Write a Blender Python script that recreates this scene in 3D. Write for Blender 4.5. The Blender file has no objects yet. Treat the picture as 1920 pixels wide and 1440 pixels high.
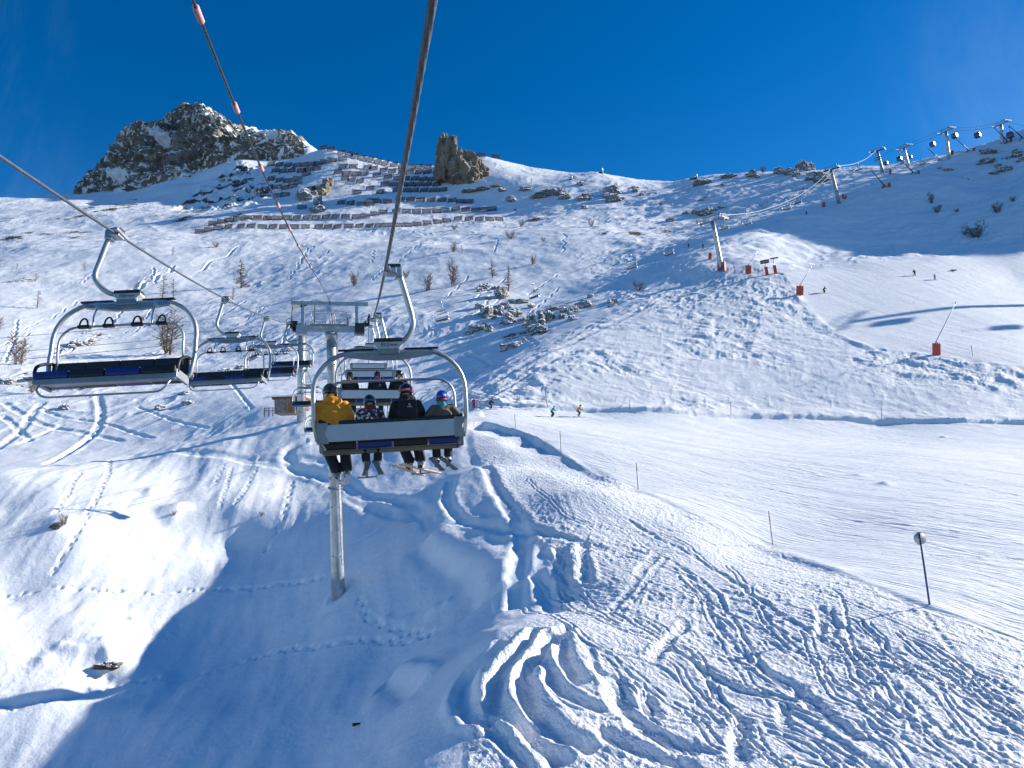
import bpy, bmesh, math, random
import numpy as np
from mathutils import Vector, Matrix

R = math.radians
scene = bpy.context.scene
col = scene.collection
random.seed(7)

# ------------------------------------------------------------------ camera, sky, sun, exposure
FPX = 1331.0                     # focal length in pixels of the 1920 px wide picture
PITCH, ROLL = R(8.0), R(2.0)
CAM = np.array([0.0, 0.0, 30.0])
_f = np.array([0.0, math.cos(PITCH), math.sin(PITCH)])
_u0 = np.array([0.0, -math.sin(PITCH), math.cos(PITCH)])
_r0 = np.array([1.0, 0.0, 0.0])
_r = math.cos(ROLL) * _r0 - math.sin(ROLL) * _u0
_u = math.cos(ROLL) * _u0 + math.sin(ROLL) * _r0
cam_data = bpy.data.cameras.new("camera")
cam_data.sensor_fit = 'HORIZONTAL'
cam_data.sensor_width = 36.0
cam_data.lens = 36.0 * FPX / 1920.0
cam_data.clip_start = 0.1
cam_data.clip_end = 5000.0
cam = bpy.data.objects.new("camera", cam_data)
cam.matrix_world = Matrix(((_r[0], _u[0], -_f[0], CAM[0]), (_r[1], _u[1], -_f[1], CAM[1]), (_r[2], _u[2], -_f[2], CAM[2]), (0, 0, 0, 1)))
col.objects.link(cam)
scene.camera = cam

SUN_AZ, SUN_EL = R(72.0), R(23.5)
world = bpy.data.worlds.new("World")
scene.world = world
world.use_nodes = True
wn = world.node_tree.nodes
sky = wn.new('ShaderNodeTexSky')
sky.sky_type = 'NISHITA'
sky.sun_disc = False
sky.sun_elevation = SUN_EL
sky.sun_rotation = SUN_AZ
sky.altitude = 2400.0
sky.air_density = 1.0
sky.dust_density = 0.3
sky.ozone_density = 3.0
hs = wn.new('ShaderNodeHueSaturation')
hs.inputs['Saturation'].default_value = 1.36
hs.inputs['Hue'].default_value = 0.504
world.node_tree.links.new(sky.outputs[0], hs.inputs['Color'])
# thin pale haze painted into the sky colour, left and right
_wl = world.node_tree.links
_tc = wn.new('ShaderNodeTexCoord'); _mp = wn.new('ShaderNodeMapping'); _mp.inputs['Scale'].default_value = (2.2, 2.2, 1.0)
_nz = wn.new('ShaderNodeTexNoise'); _nz.inputs['Scale'].default_value = 2.2; _nz.inputs['Detail'].default_value = 7.0; _nz.inputs['Roughness'].default_value = 0.62; _nz.inputs['Distortion'].default_value = 0.6
_wl.new(_tc.outputs['Generated'], _mp.inputs['Vector']); _wl.new(_mp.outputs[0], _nz.inputs['Vector'])
_sx = wn.new('ShaderNodeSeparateXYZ'); _wl.new(_tc.outputs['Generated'], _sx.inputs[0])
_ab = wn.new('ShaderNodeMath'); _ab.operation = 'ABSOLUTE'; _wl.new(_sx.outputs['X'], _ab.inputs[0])
_mr = wn.new('ShaderNodeMapRange'); _mr.interpolation_type = 'SMOOTHSTEP'; _mr.inputs['From Min'].default_value = 0.40; _mr.inputs['From Max'].default_value = 0.72; _wl.new(_ab.outputs[0], _mr.inputs['Value'])
_mn = wn.new('ShaderNodeMapRange'); _mn.interpolation_type = 'SMOOTHSTEP'; _mn.inputs['From Min'].default_value = 0.42; _mn.inputs['From Max'].default_value = 0.75; _mn.inputs['To Max'].default_value = 0.26; _wl.new(_nz.outputs['Fac'], _mn.inputs['Value'])
_mm = wn.new('ShaderNodeMath'); _mm.operation = 'MULTIPLY'; _wl.new(_mr.outputs[0], _mm.inputs[0]); _wl.new(_mn.outputs[0], _mm.inputs[1])
_mx = wn.new('ShaderNodeMix'); _mx.data_type = 'RGBA'; _wl.new(_mm.outputs[0], _mx.inputs['Factor']); _wl.new(hs.outputs[0], _mx.inputs['A']); _mx.inputs['B'].default_value = (5.0, 6.2, 7.6, 1)
_wl.new(_mx.outputs['Result'], wn['Background'].inputs['Color'])
wn['Background'].inputs['Strength'].default_value = 0.10

sun = bpy.data.lights.new("sun", 'SUN')
sun.energy = 5.0
sun.angle = R(0.53)
sun.color = (1.0, 0.94, 0.84)
sun_ob = bpy.data.objects.new("sun", sun)
S = Vector((math.sin(SUN_AZ) * math.cos(SUN_EL), math.cos(SUN_AZ) * math.cos(SUN_EL), math.sin(SUN_EL)))
sun_ob.rotation_euler = S.to_track_quat('Z', 'Y').to_euler()
sun_ob.location = (60, 40, 90)
col.objects.link(sun_ob)
scene.view_settings.view_transform = 'Standard'
scene.view_settings.look = 'None'
scene.view_settings.exposure = 0.60
scene.view_settings.gamma = 1.0


def W(px, py, Z):
    """the world point seen at pixel (px, py) of the 1920 x 1440 picture, Z metres in front of the camera"""
    px, py, Z = np.asarray(px, float), np.asarray(py, float), np.asarray(Z, float)
    a = (px - 960.0) / FPX * Z
    b = (720.0 - py) / FPX * Z
    return CAM + a[..., None] * _r + b[..., None] * _u + Z[..., None] * _f


def proj(P):
    d = np.asarray(P, float) - CAM
    z = d @ _f
    return 960.0 + FPX * (d @ _r) / z, 720.0 - FPX * (d @ _u) / z, z


def V3(px, py, Z):
    return Vector(W(px, py, Z).tolist())


# ------------------------------------------------------------------ noise on numpy arrays
_rng = np.random.RandomState(11)
_TAB = _rng.rand(512, 512).astype(np.float32)


def vnoise(x, y, seed=0):
    x = np.asarray(x, np.float32) + 37.1 * seed
    y = np.asarray(y, np.float32) + 91.7 * seed
    xi = np.floor(x); yi = np.floor(y)
    fx = x - xi; fy = y - yi
    xi = xi.astype(np.int32) & 511; yi = yi.astype(np.int32) & 511
    x1 = (xi + 1) & 511; y1 = (yi + 1) & 511
    fx = fx * fx * fx * (fx * (fx * 6 - 15) + 10)
    fy = fy * fy * fy * (fy * (fy * 6 - 15) + 10)
    a = _TAB[yi, xi]; b = _TAB[yi, x1]; c = _TAB[y1, xi]; d = _TAB[y1, x1]
    return (a + (b - a) * fx + (c - a) * fy + (a - b - c + d) * fx * fy) * 2 - 1


def fbm(x, y, octv=4, seed=0, gain=0.5, lac=2.07):
    s = 0.0; a = 1.0; n = 0.0
    for o in range(octv):
        c, sn = math.cos(0.6 * o + 0.3), math.sin(0.6 * o + 0.3)
        s = s + a * vnoise(x * c - y * sn, x * sn + y * c, seed + o)
        n += a; a *= gain
        x = x * lac; y = y * lac
    return s / n


def ridged(x, y, octv=4, seed=0, gain=0.5, lac=2.1):
    s = 0.0; a = 1.0; n = 0.0
    for o in range(octv):
        c, sn = math.cos(0.6 * o + 0.3), math.sin(0.6 * o + 0.3)
        v = 1 - np.abs(vnoise(x * c - y * sn, x * sn + y * c, seed + o))
        s = s + a * v * v
        n += a; a *= gain
        x = x * lac; y = y * lac
    return s / n


def sstep(a, b, x):
    t = np.clip((x - a) / (b - a), 0, 1)
    return t * t * (3 - 2 * t)


def poly_sdf(poly, x, y):
    """signed distance (negative inside) of points to a polygon"""
    p = np.asarray(poly, float)
    best = np.full(x.shape, 1e18)
    ins = np.zeros(x.shape, bool)
    n = len(p)
    for i in range(n):
        ax, ay = p[i]; bx, by = p[(i + 1) % n]
        dx, dy = bx - ax, by - ay
        t = np.clip(((x - ax) * dx + (y - ay) * dy) / (dx * dx + dy * dy + 1e-12), 0, 1)
        best = np.minimum(best, (x - ax - t * dx) ** 2 + (y - ay - t * dy) ** 2)
        cnd = ((ay > y) != (by > y)) & (x < (bx - ax) * (y - ay) / ((by - ay) if by != ay else 1e-12) + ax)
        ins ^= cnd
    d = np.sqrt(best)
    return np.where(ins, -d, d)


# ------------------------------------------------------------------ materials
MAT = {}


def mat(name, base, rough=0.6, metal=0.0, var=0.12, scale=6.0, bump=0.0, bscale=40.0, coat=0.0, spec=0.5):
    if name in MAT:
        return MAT[name]
    m = bpy.data.materials.new(name)
    m.use_nodes = True
    nt = m.node_tree
    b = nt.nodes['Principled BSDF']
    b.inputs['Roughness'].default_value = rough
    b.inputs['Metallic'].default_value = metal
    b.inputs['Specular IOR Level'].default_value = spec
    b.inputs['Coat Weight'].default_value = coat
    tc = nt.nodes.new('ShaderNodeTexCoord')
    nz = nt.nodes.new('ShaderNodeTexNoise')
    nz.inputs['Scale'].default_value = scale
    nz.inputs['Detail'].default_value = 5.0
    nz.inputs['Roughness'].default_value = 0.65
    nt.links.new(tc.outputs['Object'], nz.inputs['Vector'])
    rp = nt.nodes.new('ShaderNodeValToRGB')
    lo = [max(0.0, c * (1 - 2 * var)) for c in base]; hi = [min(1.0, c * (1 + 2 * var)) for c in base]
    rp.color_ramp.elements[0].position = 0.3; rp.color_ramp.elements[1].position = 0.7
    rp.color_ramp.elements[0].color = (*lo, 1); rp.color_ramp.elements[1].color = (*hi, 1)
    nt.links.new(nz.outputs['Fac'], rp.inputs['Fac'])
    nt.links.new(rp.outputs['Color'], b.inputs['Base Color'])
    if bump > 0:
        n2 = nt.nodes.new('ShaderNodeTexNoise')
        n2.inputs['Scale'].default_value = bscale
        n2.inputs['Detail'].default_value = 4.0
        nt.links.new(tc.outputs['Object'], n2.inputs['Vector'])
        bp = nt.nodes.new('ShaderNodeBump')
        bp.inputs['Strength'].default_value = 1.0
        bp.inputs['Distance'].default_value = bump
        nt.links.new(n2.outputs['Fac'], bp.inputs['Height'])
        nt.links.new(bp.outputs['Normal'], b.inputs['Normal'])
    MAT[name] = m
    return m


# ------------------------------------------------------------------ the snow sheet: control points (pixel x, pixel y, metres)
CTRL = [
 # groomed piste on the right
 (1742,1133,27),(1440,1020,39.5),(1193,917,50),(1051,848,62),(966,802,76),(905,785,83),(1085,785,93),(1240,778,96),(1400,785,99),(1650,794,99),
 (1920,796,97),(2300,800,96),(2900,820,92),(1900,1430,17.5),(1900,1150,26.5),(1700,948,45),(1500,905,54),(1700,850,68),(1300,822,79),(1900,880,60),
 (2300,1400,18),(2300,950,45),(2900,1420,18),(2900,960,44),(1900,1918,10),(1200,1950,10),(2600,1950,10),(3600,1900,10),(3600,900,50),
 # chopped snow beside it
 (1100,920,46),(1300,1100,31),(1500,1250,23.2),(1300,1300,22.3),(1600,1430,17.6),(1100,1100,33),(1000,1000,41),(900,880,57),(880,800,77),
 (1180,1010,38.5),(1000,880,57.5),(1300,1000,39),
 # the bump with the carved turns and its left brow
 (1100,1140,30.5),(1000,1160,29.3),(925,1195,27.5),(900,1240,25.5),(868,1330,22.5),(800,1430,20),(1000,1400,19.5),(960,1300,22.5),(760,1520,18),
 (1000,1900,10),(800,1950,10.3),
 # hollow behind the bump
 (1000,1150,32.3),(1060,1120,33),(940,1110,35.5),(950,1060,37.5),
 # gully floor
 (760,1190,38),(700,1180,40),(635,1116,45),(500,1210,44),(300,1250,43.5),(200,1272,42),(0,1330,38.5),(-300,1410,36),(-900,1480,35),
 # bank on this side of the gully
 (750,1300,30),(700,1400,26),(600,1440,27),(300,1440,32),(0,1445,35),(400,1340,36),(250,1330,38),(-300,1500,31),(500,1900,15.5),(0,1900,18),(-600,1800,20),(-1200,1800,20),
 # far bank of the gully
 (330,1090,53),(100,1000,55),(100,1150,46.8),(0,1110,49),(0,950,59.5),(450,950,63),(350,900,70),(550,895,71),(640,900,68),(700,960,56),
 (820,900,61),(800,1000,47.5),(880,960,49),(-300,1100,43),(-300,970,51),(200,1220,43),(-900,1100,40),(560,1000,57.5),(230,950,61.3),(440,1030,59),(300,1160,48.5),
 (250,1020,56.3),(0,1220,42),(-300,1250,38),
 # crest of the hump
 (0,888,65),(150,872,72),(230,860,77),(330,834,81),(450,804,84),(560,785,84.5),(650,781,85.5),(760,783,85),(850,786,84),(-300,930,59),(-900,960,50),
 # hidden dip behind the hump
 (0,893,82),(230,873,91),(450,848,97),(600,822,99),(740,804,99),(800,790,98),(860,778,96),(-300,940,76),(-900,970,66),
 # the flat where the two skiers stand, and the track under the moguls
 (900,769,94),(980,768,96),(1100,770,98.5),
 # opposite valley side, left
 (0,858,101),(0,760,126),(0,700,145),(200,820,111),(200,740,133),(400,789,112),(400,740,127),(520,768,111),(700,735,127),(600,700,142),
 (800,690,142),(880,700,132),(-300,890,98),(-300,720,138),(-900,870,95),(-900,700,142),
 # line of the little valley at the foot of the mogul hill
 (885,738,107),(960,686,118),(1000,662,124),(1100,615,139),(1200,566,156),(1300,532,170),
 # mogul hill
 (1000,742,103),(1200,700,112),(1200,625,133),(1400,705,113),(1400,620,134),(1600,710,111),(1400,555,152),(1750,740,106),(1920,745,105),(2300,770,102),
 (1050,722,106.5),
 # shoulder of the upper piste
 (1462,513,165),(1530,597,141),(1600,647,126),(1755,667,119.5),(1920,692,113),(2300,745,108),(2900,790,103),
 (1600,600,141),(1700,560,155),(1800,622,135),(1900,600,145),(1900,520,180),(1700,510,173),(1550,540,159),(1500,506,171),(1620,489,181),(1750,479,187),(1920,472,192),
 (2300,590,180),(2300,545,200),(2900,680,170),(2900,640,200),
 # hillside beyond it, with an unseen ridge added off frame to shade it
 (1520,492,192),(1700,470,206),(1900,455,216),(1350,505,174),(1300,480,187),(1400,440,207),(1500,400,242),(1600,420,240),(1600,372,268),(1700,380,262),
 (1700,330,292),(1800,400,246),(1800,340,280),(1900,340,280),(1900,280,310),(2225,224,238),(2400,215,240),(2250,186,262),(2150,255,236),(2280,410,211),(2150,425,211),(2450,420,212),(1980,216,322),(2030,180,304),(2100,138,305),(2200,84,312),(2350,60,320),(2900,60,355),(2700,340,282),(2900,420,260),
 # skyline, right
 (1430,321,400),(1480,325,380),(1572,321,345),(1622,326,330),(1670,317,325),(1743,301,322),(1819,283,322),(1870,265,325),(1920,254,328),
 # far slope above the little valley
 (960,600,164),(900,560,186),(1000,640,138),(1050,560,186),(1100,520,206),(1200,500,216),(1200,450,252),(1100,450,256),(1000,450,266),(900,450,280),(800,460,272),
 (700,600,176),(700,540,216),(700,500,246),(600,480,272),(450,540,240),(450,480,282),(320,660,175),(320,560,226),(200,640,186),(200,560,226),(100,620,192),(0,620,186),(0,560,216),
 (-300,620,186),(-300,540,226),(-900,560,190),(800,540,212),(1300,440,262),
 # lit crest of the knoll and the shaded dip behind it
 (0,479,280),(150,463,292),(300,449,310),(450,433,330),(600,432,342),(750,425,347),(-300,500,276),(-900,500,280),
 (0,442,360),(150,427,380),(300,425,365),(-300,460,360),
 (0,402,430),(200,392,440),(330,400,410),(-300,420,430),
 # avalanche slope
 (370,434,352),(600,425,362),(940,408,372),(480,400,395),(600,392,400),(760,385,402),(900,378,402),(600,350,442),(700,350,442),(800,350,436),(700,312,502),
 (1050,400,345),(1200,395,340),(1350,390,320),(1100,355,400),(960,345,415),(1250,360,385),(1400,350,350),
 # rocky spur under the peak
 (441,304,531),(380,340,530),(500,322,520),(500,307,550),(450,302,562),(398,392,456),(420,348,494),(330,388,460),(262,378,500),(470,358,480),
 # skyline, middle and left
 (0,369,540),(140,363,560),(-300,385,540),(-900,400,520),(560,297,540),(600,279,528),(700,304,512),(800,319,492),(870,300,472),(905,291,466),(939,303,460),(983,315,455),(1056,326,440),
 (1085,325,432),(1113,320,430),(1137,327,428),(1172,336,425),(1242,345,420),(1307,334,415),(1353,328,410),(1397,325,405),
 # ground falling away behind the skyline
 (0,430,720),(-300,440,720),(-900,450,700),(200,380,650),(330,340,640),(450,330,680),(200,430,800),(600,330,720),(800,370,640),(900,360,600),(1000,380,590),(1200,400,580),(1400,400,560),(1600,400,500),(1750,380,460),(1920,350,460),
 (2300,300,480),(2900,250,480),(600,430,900),(1000,470,900),(1500,470,800),(2000,450,800),(0,500,900),(2900,400,800),
]


class RBF:
    def __init__(self, pts, lam=1e-4):
        p = np.asarray(pts, float)
        self.q = np.stack([p[:, 0] / FPX, np.log(p[:, 2])], 1)
        v = (907.0 - p[:, 1]) / FPX
        n = len(p)
        d = np.sqrt(((self.q[:, None] - self.q[None]) ** 2).sum(-1))
        A = np.zeros((n + 3, n + 3))
        A[:n, :n] = d ** 1.5 * -1 + lam * np.eye(n) * -1
        A[:n, :n] = -(d ** 1.5) + 0 * d
        A[:n, :n] += lam * np.eye(n)
        P = np.concatenate([np.ones((n, 1)), self.q], 1)
        A[:n, n:] = P; A[n:, :n] = P.T
        self.w = np.linalg.solve(A, np.concatenate([v, np.zeros(3)]))
        self.n = n

    def __call__(self, px, logz):
        x = (np.asarray(px, float) / FPX).ravel(); y = np.asarray(logz, float).ravel()
        out = np.empty(len(x))
        for i in range(0, len(x), 20000):
            xx = x[i:i + 20000]; yy = y[i:i + 20000]
            r2 = (xx[:, None] - self.q[None, :, 0]) ** 2 + (yy[:, None] - self.q[None, :, 1]) ** 2
            out[i:i + 20000] = -(r2 ** 0.75) @ self.w[:self.n] + self.w[self.n] + xx * self.w[self.n + 1] + yy * self.w[self.n + 2]
        return 907.0 - FPX * out.reshape(np.shape(px))      # pixel y


def cubic_up(C, u, v):
    """Catmull-Rom sampling of grid C at fractional row u (1-D) and column v (1-D)"""
    def wts(t):
        i = np.clip(np.floor(t).astype(int), 1, None)
        f = t - i
        return i, np.stack([-0.5 * f + f * f - 0.5 * f ** 3, 1 - 2.5 * f * f + 1.5 * f ** 3, 0.5 * f + 2 * f * f - 1.5 * f ** 3, -0.5 * f * f + 0.5 * f ** 3])
    iu, wu = wts(np.minimum(u, C.shape[0] - 2.001)); iv, wv = wts(np.minimum(v, C.shape[1] - 2.001))
    T = sum(wu[k][:, None] * C[np.clip(iu - 1 + k, 0, C.shape[0] - 1)] for k in range(4))
    return sum(wv[k][None, :] * T[:, np.clip(iv - 1 + k, 0, C.shape[1] - 1)] for k in range(4))


Q = 1.0                          # grid density
colx = np.concatenate([np.linspace(-900, -40, 70, endpoint=False), np.linspace(-40, 1960, int(1260 * Q), endpoint=False), np.linspace(1960, 3000, 110)])
lz = np.concatenate([np.linspace(math.log(9.5), math.log(17), 70, endpoint=False), np.linspace(math.log(17), math.log(120), int(920 * Q), endpoint=False),
                     np.linspace(math.log(120), math.log(330), int(400 * Q), endpoint=False), np.linspace(math.log(330), math.log(600), int(200 * Q), endpoint=False), np.linspace(math.log(600), math.log(880), 30)])
NC, NR = len(colx), len(lz)
_cx = np.linspace(-930, 3030, 330); _cl = np.linspace(math.log(9.2), math.log(920), 380)
_gx, _gl = np.meshgrid(_cx, _cl)
base_c = RBF(CTRL)(_gx, _gl)
base_y = cubic_up(base_c, (lz - _cl[0]) / (_cl[1] - _cl[0]), (colx - _cx[0]) / (_cx[1] - _cx[0]))
Zg = np.exp(lz)[:, None] * np.ones((1, NC))
PX = np.ones((NR, 1)) * colx[None, :]
PY = base_y
BASE = W(PX, PY, Zg)             # NR x NC x 3
X, Y = BASE[..., 0].astype(np.float32), BASE[..., 1].astype(np.float32)
SURF = BASE[..., 2].copy()       # heights, sculpted below


def _frac(px, Z):
    c = np.interp(px, colx, np.arange(NC)); r = np.interp(math.log(Z), lz, np.arange(NR))
    return r, c


def _bil(A, r, c):
    r0 = min(int(r), NR - 2); c0 = min(int(c), NC - 2); fr = r - r0; fc = c - c0
    return (A[r0, c0] * (1 - fr) + A[r0 + 1, c0] * fr) * (1 - fc) + (A[r0, c0 + 1] * (1 - fr) + A[r0 + 1, c0 + 1] * fr) * fc


def ground(px, Z):
    """point of the snow in column px, Z metres away"""
    r, c = _frac(px, Z)
    return Vector((float(_bil(X, r, c)), float(_bil(Y, r, c)), float(_bil(SURF, r, c))))


def hit(px, py, zmin=12.0, zmax=800.0):
    """where the ray through the pixel first meets the snow"""
    c = int(round(float(np.interp(px, colx, np.arange(NC)))))
    P = np.stack([X[:, c], Y[:, c], SURF[:, c]], 1)
    _, y, z = proj(P)
    ok = (y <= py) & (z > zmin) & (z < zmax)
    i = int(np.argmax(ok)) if ok.any() else NR - 1
    if i > 0 and y[i - 1] != y[i]:
        t = min(max((y[i - 1] - py) / (y[i - 1] - y[i]), 0), 1)
        return Vector((P[i - 1] + (P[i] - P[i - 1]) * t).tolist())
    return Vector(P[i].tolist())


def zof(P):
    return float(proj(np.array(P))[2])
# ------------------------------------------------------------------ sculpting the snow
def zone(poly, soft, zlo, zhi):
    m = 1 - sstep(-soft, soft, poly_sdf(poly, PX, PY))
    return (m * sstep(zlo * 0.97, zlo, Zg) * (1 - sstep(zhi, zhi * 1.04, Zg))).astype(np.float32)


PISTE = [(905, 786), (1000, 812), (1060, 851), (1195, 919), (1440, 1022), (1742, 1136), (1960, 1215), (2700, 1560), (3300, 1600), (3300, 780), (1920, 796), (1650, 794), (1400, 785), (1100, 771), (905, 767)]
UPPER = [(1462, 511), (1530, 597), (1600, 647), (1755, 667), (1920, 692), (2400, 735), (3000, 790), (3000, 560), (2300, 520), (1920, 478), (1750, 482), (1620, 492)]
m_piste = zone(PISTE, 5, 9, 103)
m_upper = zone(UPPER, 4, 100, 205)
m_mogul = zone([(870, 745), (1000, 655), (1100, 608), (1210, 560), (1320, 520), (1462, 511), (1530, 597), (1600, 647), (1755, 667), (1920, 692), (2600, 740), (2600, 800), (1920, 797), (1650, 795), (1400, 786), (1100, 771), (1000, 768), (880, 770)], 5, 97.5, 190)
m_chop = zone([(878, 792), (905, 786), (1000, 812), (1060, 851), (1195, 919), (1440, 1022), (1742, 1136), (1960, 1215), (2700, 1560), (2700, 1990), (900, 1990), (870, 1480), (880, 1340), (900, 1260), (960, 1190), (1040, 1150), (1040, 1060), (985, 980), (930, 920), (885, 850)], 9, 9, 86)
m_chop *= 1 - m_piste
m_far = sstep(120, 150, Zg) * (1 - m_upper) * (1 - m_mogul)
m_soft = np.clip(1 - m_piste - m_upper - m_mogul - m_chop - sstep(86, 96, Zg), 0, 1)
XY0 = (X.copy(), Y.copy())


def frame_of(px, py, dx, dy):
    a = hit(px, py); b = hit(px + dx, py + dy)
    d = (b - a); d.z = 0; d.normalize()
    return d.x, d.y


def along(dirv, L, T, sx=X, sy=Y):
    return (sx * dirv[0] + sy * dirv[1]) / L, (-sx * dirv[1] + sy * dirv[0]) / T


wx = X + 2.5 * fbm(X / 9, Y / 9, 2, 3); wy = Y + 2.5 * fbm(X / 9, Y / 9, 2, 5)
# chopped off-piste snow: lumps, furrows along the skiing line, crumbs
dchop = frame_of(1300, 1150, 60, 30)
u1, v1 = along(dchop, 3.4, 0.75, wx, wy)
fur = ridged(u1, v1, 3, 21)
lump = fbm(X / 1.5, Y / 1.5, 3, 31)
patch = sstep(-0.35, 0.45, fbm(X / 7, Y / 7, 2, 41))
crumb = ridged(X / 0.42, Y / 0.42, 2, 44)
def rot(d, a):
    return d[0] * math.cos(a) - d[1] * math.sin(a), d[0] * math.sin(a) + d[1] * math.cos(a)


wfx = X + 0.5 * fbm(X / 1.9, Y / 1.9, 2, 6) + 1.2 * fbm(X / 6, Y / 6, 2, 7); wfy = Y + 0.5 * fbm(X / 1.9, Y / 1.9, 2, 8) + 1.2 * fbm(X / 6, Y / 6, 2, 9)
sA = ridged(*along(rot(dchop, 0.30), 1.5, 0.16, wfx, wfy), 3, 25); sB = ridged(*along(rot(dchop, -0.24), 1.9, 0.20, wfx, wfy), 3, 27); sC = ridged(*along(rot(dchop, 0.9), 1.4, 0.30, wfx, wfy), 2, 29)
mA = sstep(-0.3, 0.3, fbm(X / 2.6, Y / 2.6, 2, 33)); mC = sstep(0.25, 0.6, fbm(X / 3.3, Y / 3.3, 2, 35))
scr = (sA * mA + sB * (1 - mA)) * (1 - mC) + sC * mC
SURF += m_chop * (0.026 * (fur - 0.45) * (0.3 + 0.7 * patch) + 0.056 * (scr - 0.45) * (0.6 + 0.5 * patch) + 0.016 * (ridged(X / 0.24, Y / 0.24, 2, 37) - 0.4) * patch + 0.055 * lump * patch + 0.17 * fbm(X / 5.5, Y / 5.5, 2, 47) + 0.05 * (crumb - 0.4) * (0.4 + patch))
# mogul hill
u2, v2 = along(frame_of(1350, 720, 60, 6), 2.9, 1.9, wx, wy)
mog = fbm(u2, v2, 2, 51)
u3, v3 = along(frame_of(1350, 720, 60, 18), 3.0, 0.8, wx, wy)
mvar = 0.45 + 0.75 * sstep(-0.4, 0.4, fbm(X / 16, Y / 12, 2, 58))
SURF += m_mogul * mvar * (0.30 * mog + 0.17 * (ridged(u3, v3, 3, 55) - 0.45) + 0.20 * (ridged(X / 2.3, Y / 1.4, 3, 59) - 0.45) + 0.13 * (ridged(X / 1.1, Y / 1.1, 2, 57) - 0.45))
# groomed pistes: low skidded streaks
dp = frame_of(1500, 900, 60, 9)
wpx = X + 1.2 * fbm(X / 14, Y / 14, 2, 61); wpy = Y + 1.2 * fbm(X / 14, Y / 14, 2, 62)
u4, v4 = along(dp, 6.0, 0.55, wpx, wpy)
dpa = (dp[0] * math.cos(0.10) - dp[1] * math.sin(0.10), dp[0] * math.sin(0.10) + dp[1] * math.cos(0.10)); dpb = (dp[0] * math.cos(-0.13) - dp[1] * math.sin(-0.13), dp[0] * math.sin(-0.13) + dp[1] * math.cos(-0.13))
mP = sstep(-0.25, 0.25, fbm(X / 5, Y / 5, 2, 60))
st = ridged(*along(dpa, 2.6, 0.30, wpx, wpy), 3, 63) * mP + ridged(*along(dpb, 3.4, 0.38, wpx, wpy), 3, 62) * (1 - mP)
u5, v5 = along(dp, 9.0, 2.2, wpx, wpy)
SURF += m_piste * (0.068 * (st - 0.5) * (0.35 + 0.65 * sstep(-0.2, 0.4, fbm(X / 11, Y / 11, 2, 66))) + 0.07 * fbm(u5, v5, 3, 65) + 0.22 * fbm(X / 21, Y / 17, 2, 64))
du = frame_of(1700, 590, 60, 18)
u6, v6 = along(du, 14.0, 1.3, wpx, wpy)
SURF += m_upper * (0.10 * (ridged(u6, v6, 3, 67) - 0.5) + 0.30 * fbm(X / 22, Y / 16, 2, 68))
# untouched snow by the stream: wind undulation, faint flutes down the fall line
dl = frame_of(200, 950, -60, 80)
u7, v7 = along(dl, 9.0, 2.6)
SURF += m_soft * (0.21 * fbm(u7, v7, 3, 71) + 0.13 * fbm(X / 5, Y / 5, 3, 73) + 0.012 * fbm(X / 0.35, Y / 0.35, 2, 75))
m_crisp = zone([(180, 1180), (330, 1150), (360, 1190), (250, 1240), (0, 1300), (-60, 1300), (-60, 1240)], 14, 30, 60)
SURF += m_crisp * 0.05 * (ridged(X / 0.7, Y / 0.7, 3, 77) - 0.4)
# valley side across the stream and the mountainside
far1 = sstep(88, 104, Zg) * (1 - m_mogul) * (1 - m_upper) * (1 - m_piste)
trk = sstep(-0.25, 0.35, fbm(X / 34, Y / 34, 2, 81))
u8, v8 = along(frame_of(400, 660, -60, 14), 7.0, 2.6, X + 4 * fbm(X / 12, Y / 12, 2, 83), Y + 4 * fbm(X / 12, Y / 12, 2, 84))
SURF += far1 * (0.46 * trk * (ridged(u8, v8, 3, 85) - 0.45) + 0.62 * fbm(X / 13, Y / 13, 3, 86) * sstep(100, 180, Zg) + 0.10 * fbm(X / 2.2, Y / 2.2, 2, 88))
big = sstep(180, 320, Zg) * (1 - m_upper)
SURF += big * (2.4 * fbm(X / 60, Y / 60, 3, 91) + 1.1 * (ridged(X / 28, Y / 28, 3, 93) - 0.45))
shade = zone([(1290, 500), (1480, 500), (1640, 488), (1960, 470), (2200, 460), (2200, 200), (1500, 300), (1050, 330), (1000, 420)], 12, 175, 480)
u9, v9 = along(frame_of(1700, 400, 60, -12), 8.0, 4.0, X + 3 * fbm(X / 18, Y / 18, 2, 95), Y + 3 * fbm(X / 18, Y / 18, 2, 96))
SURF += shade * 0.75 * fbm(u9, v9, 3, 97)
# tracked bowl under the lift pylons
m_bowl = zone([(1080, 480), (1200, 440), (1330, 500), (1480, 520), (1460, 590), (1250, 640), (1150, 600)], 14, 150, 260)
SURF += m_bowl * 0.4 * (ridged(u8 * 1.7, v8 * 1.7, 3, 99) - 0.45)


def polyline(pts, step=0.35, surf=None):
    P = [hit(*p) for p in pts]
    P = np.array([(p.x, p.y) for p in P])
    seg = np.sqrt(((P[1:] - P[:-1]) ** 2).sum(1)); t = np.concatenate([[0], np.cumsum(seg)])
    n = max(8, int(t[-1] / step)); tt = np.linspace(0, t[-1], n)
    # smooth through the corners
    x = np.interp(tt, t, P[:, 0]); y = np.interp(tt, t, P[:, 1])
    k = max(1, int(n / (len(pts) * 3)))
    for _ in range(3):
        xp = np.pad(x, k, 'edge'); yp = np.pad(y, k, 'edge')
        ker = np.ones(2 * k + 1) / (2 * k + 1)
        x = np.convolve(xp, ker, 'valid'); y = np.convolve(yp, ker, 'valid')
    return x, y, tt


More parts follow.
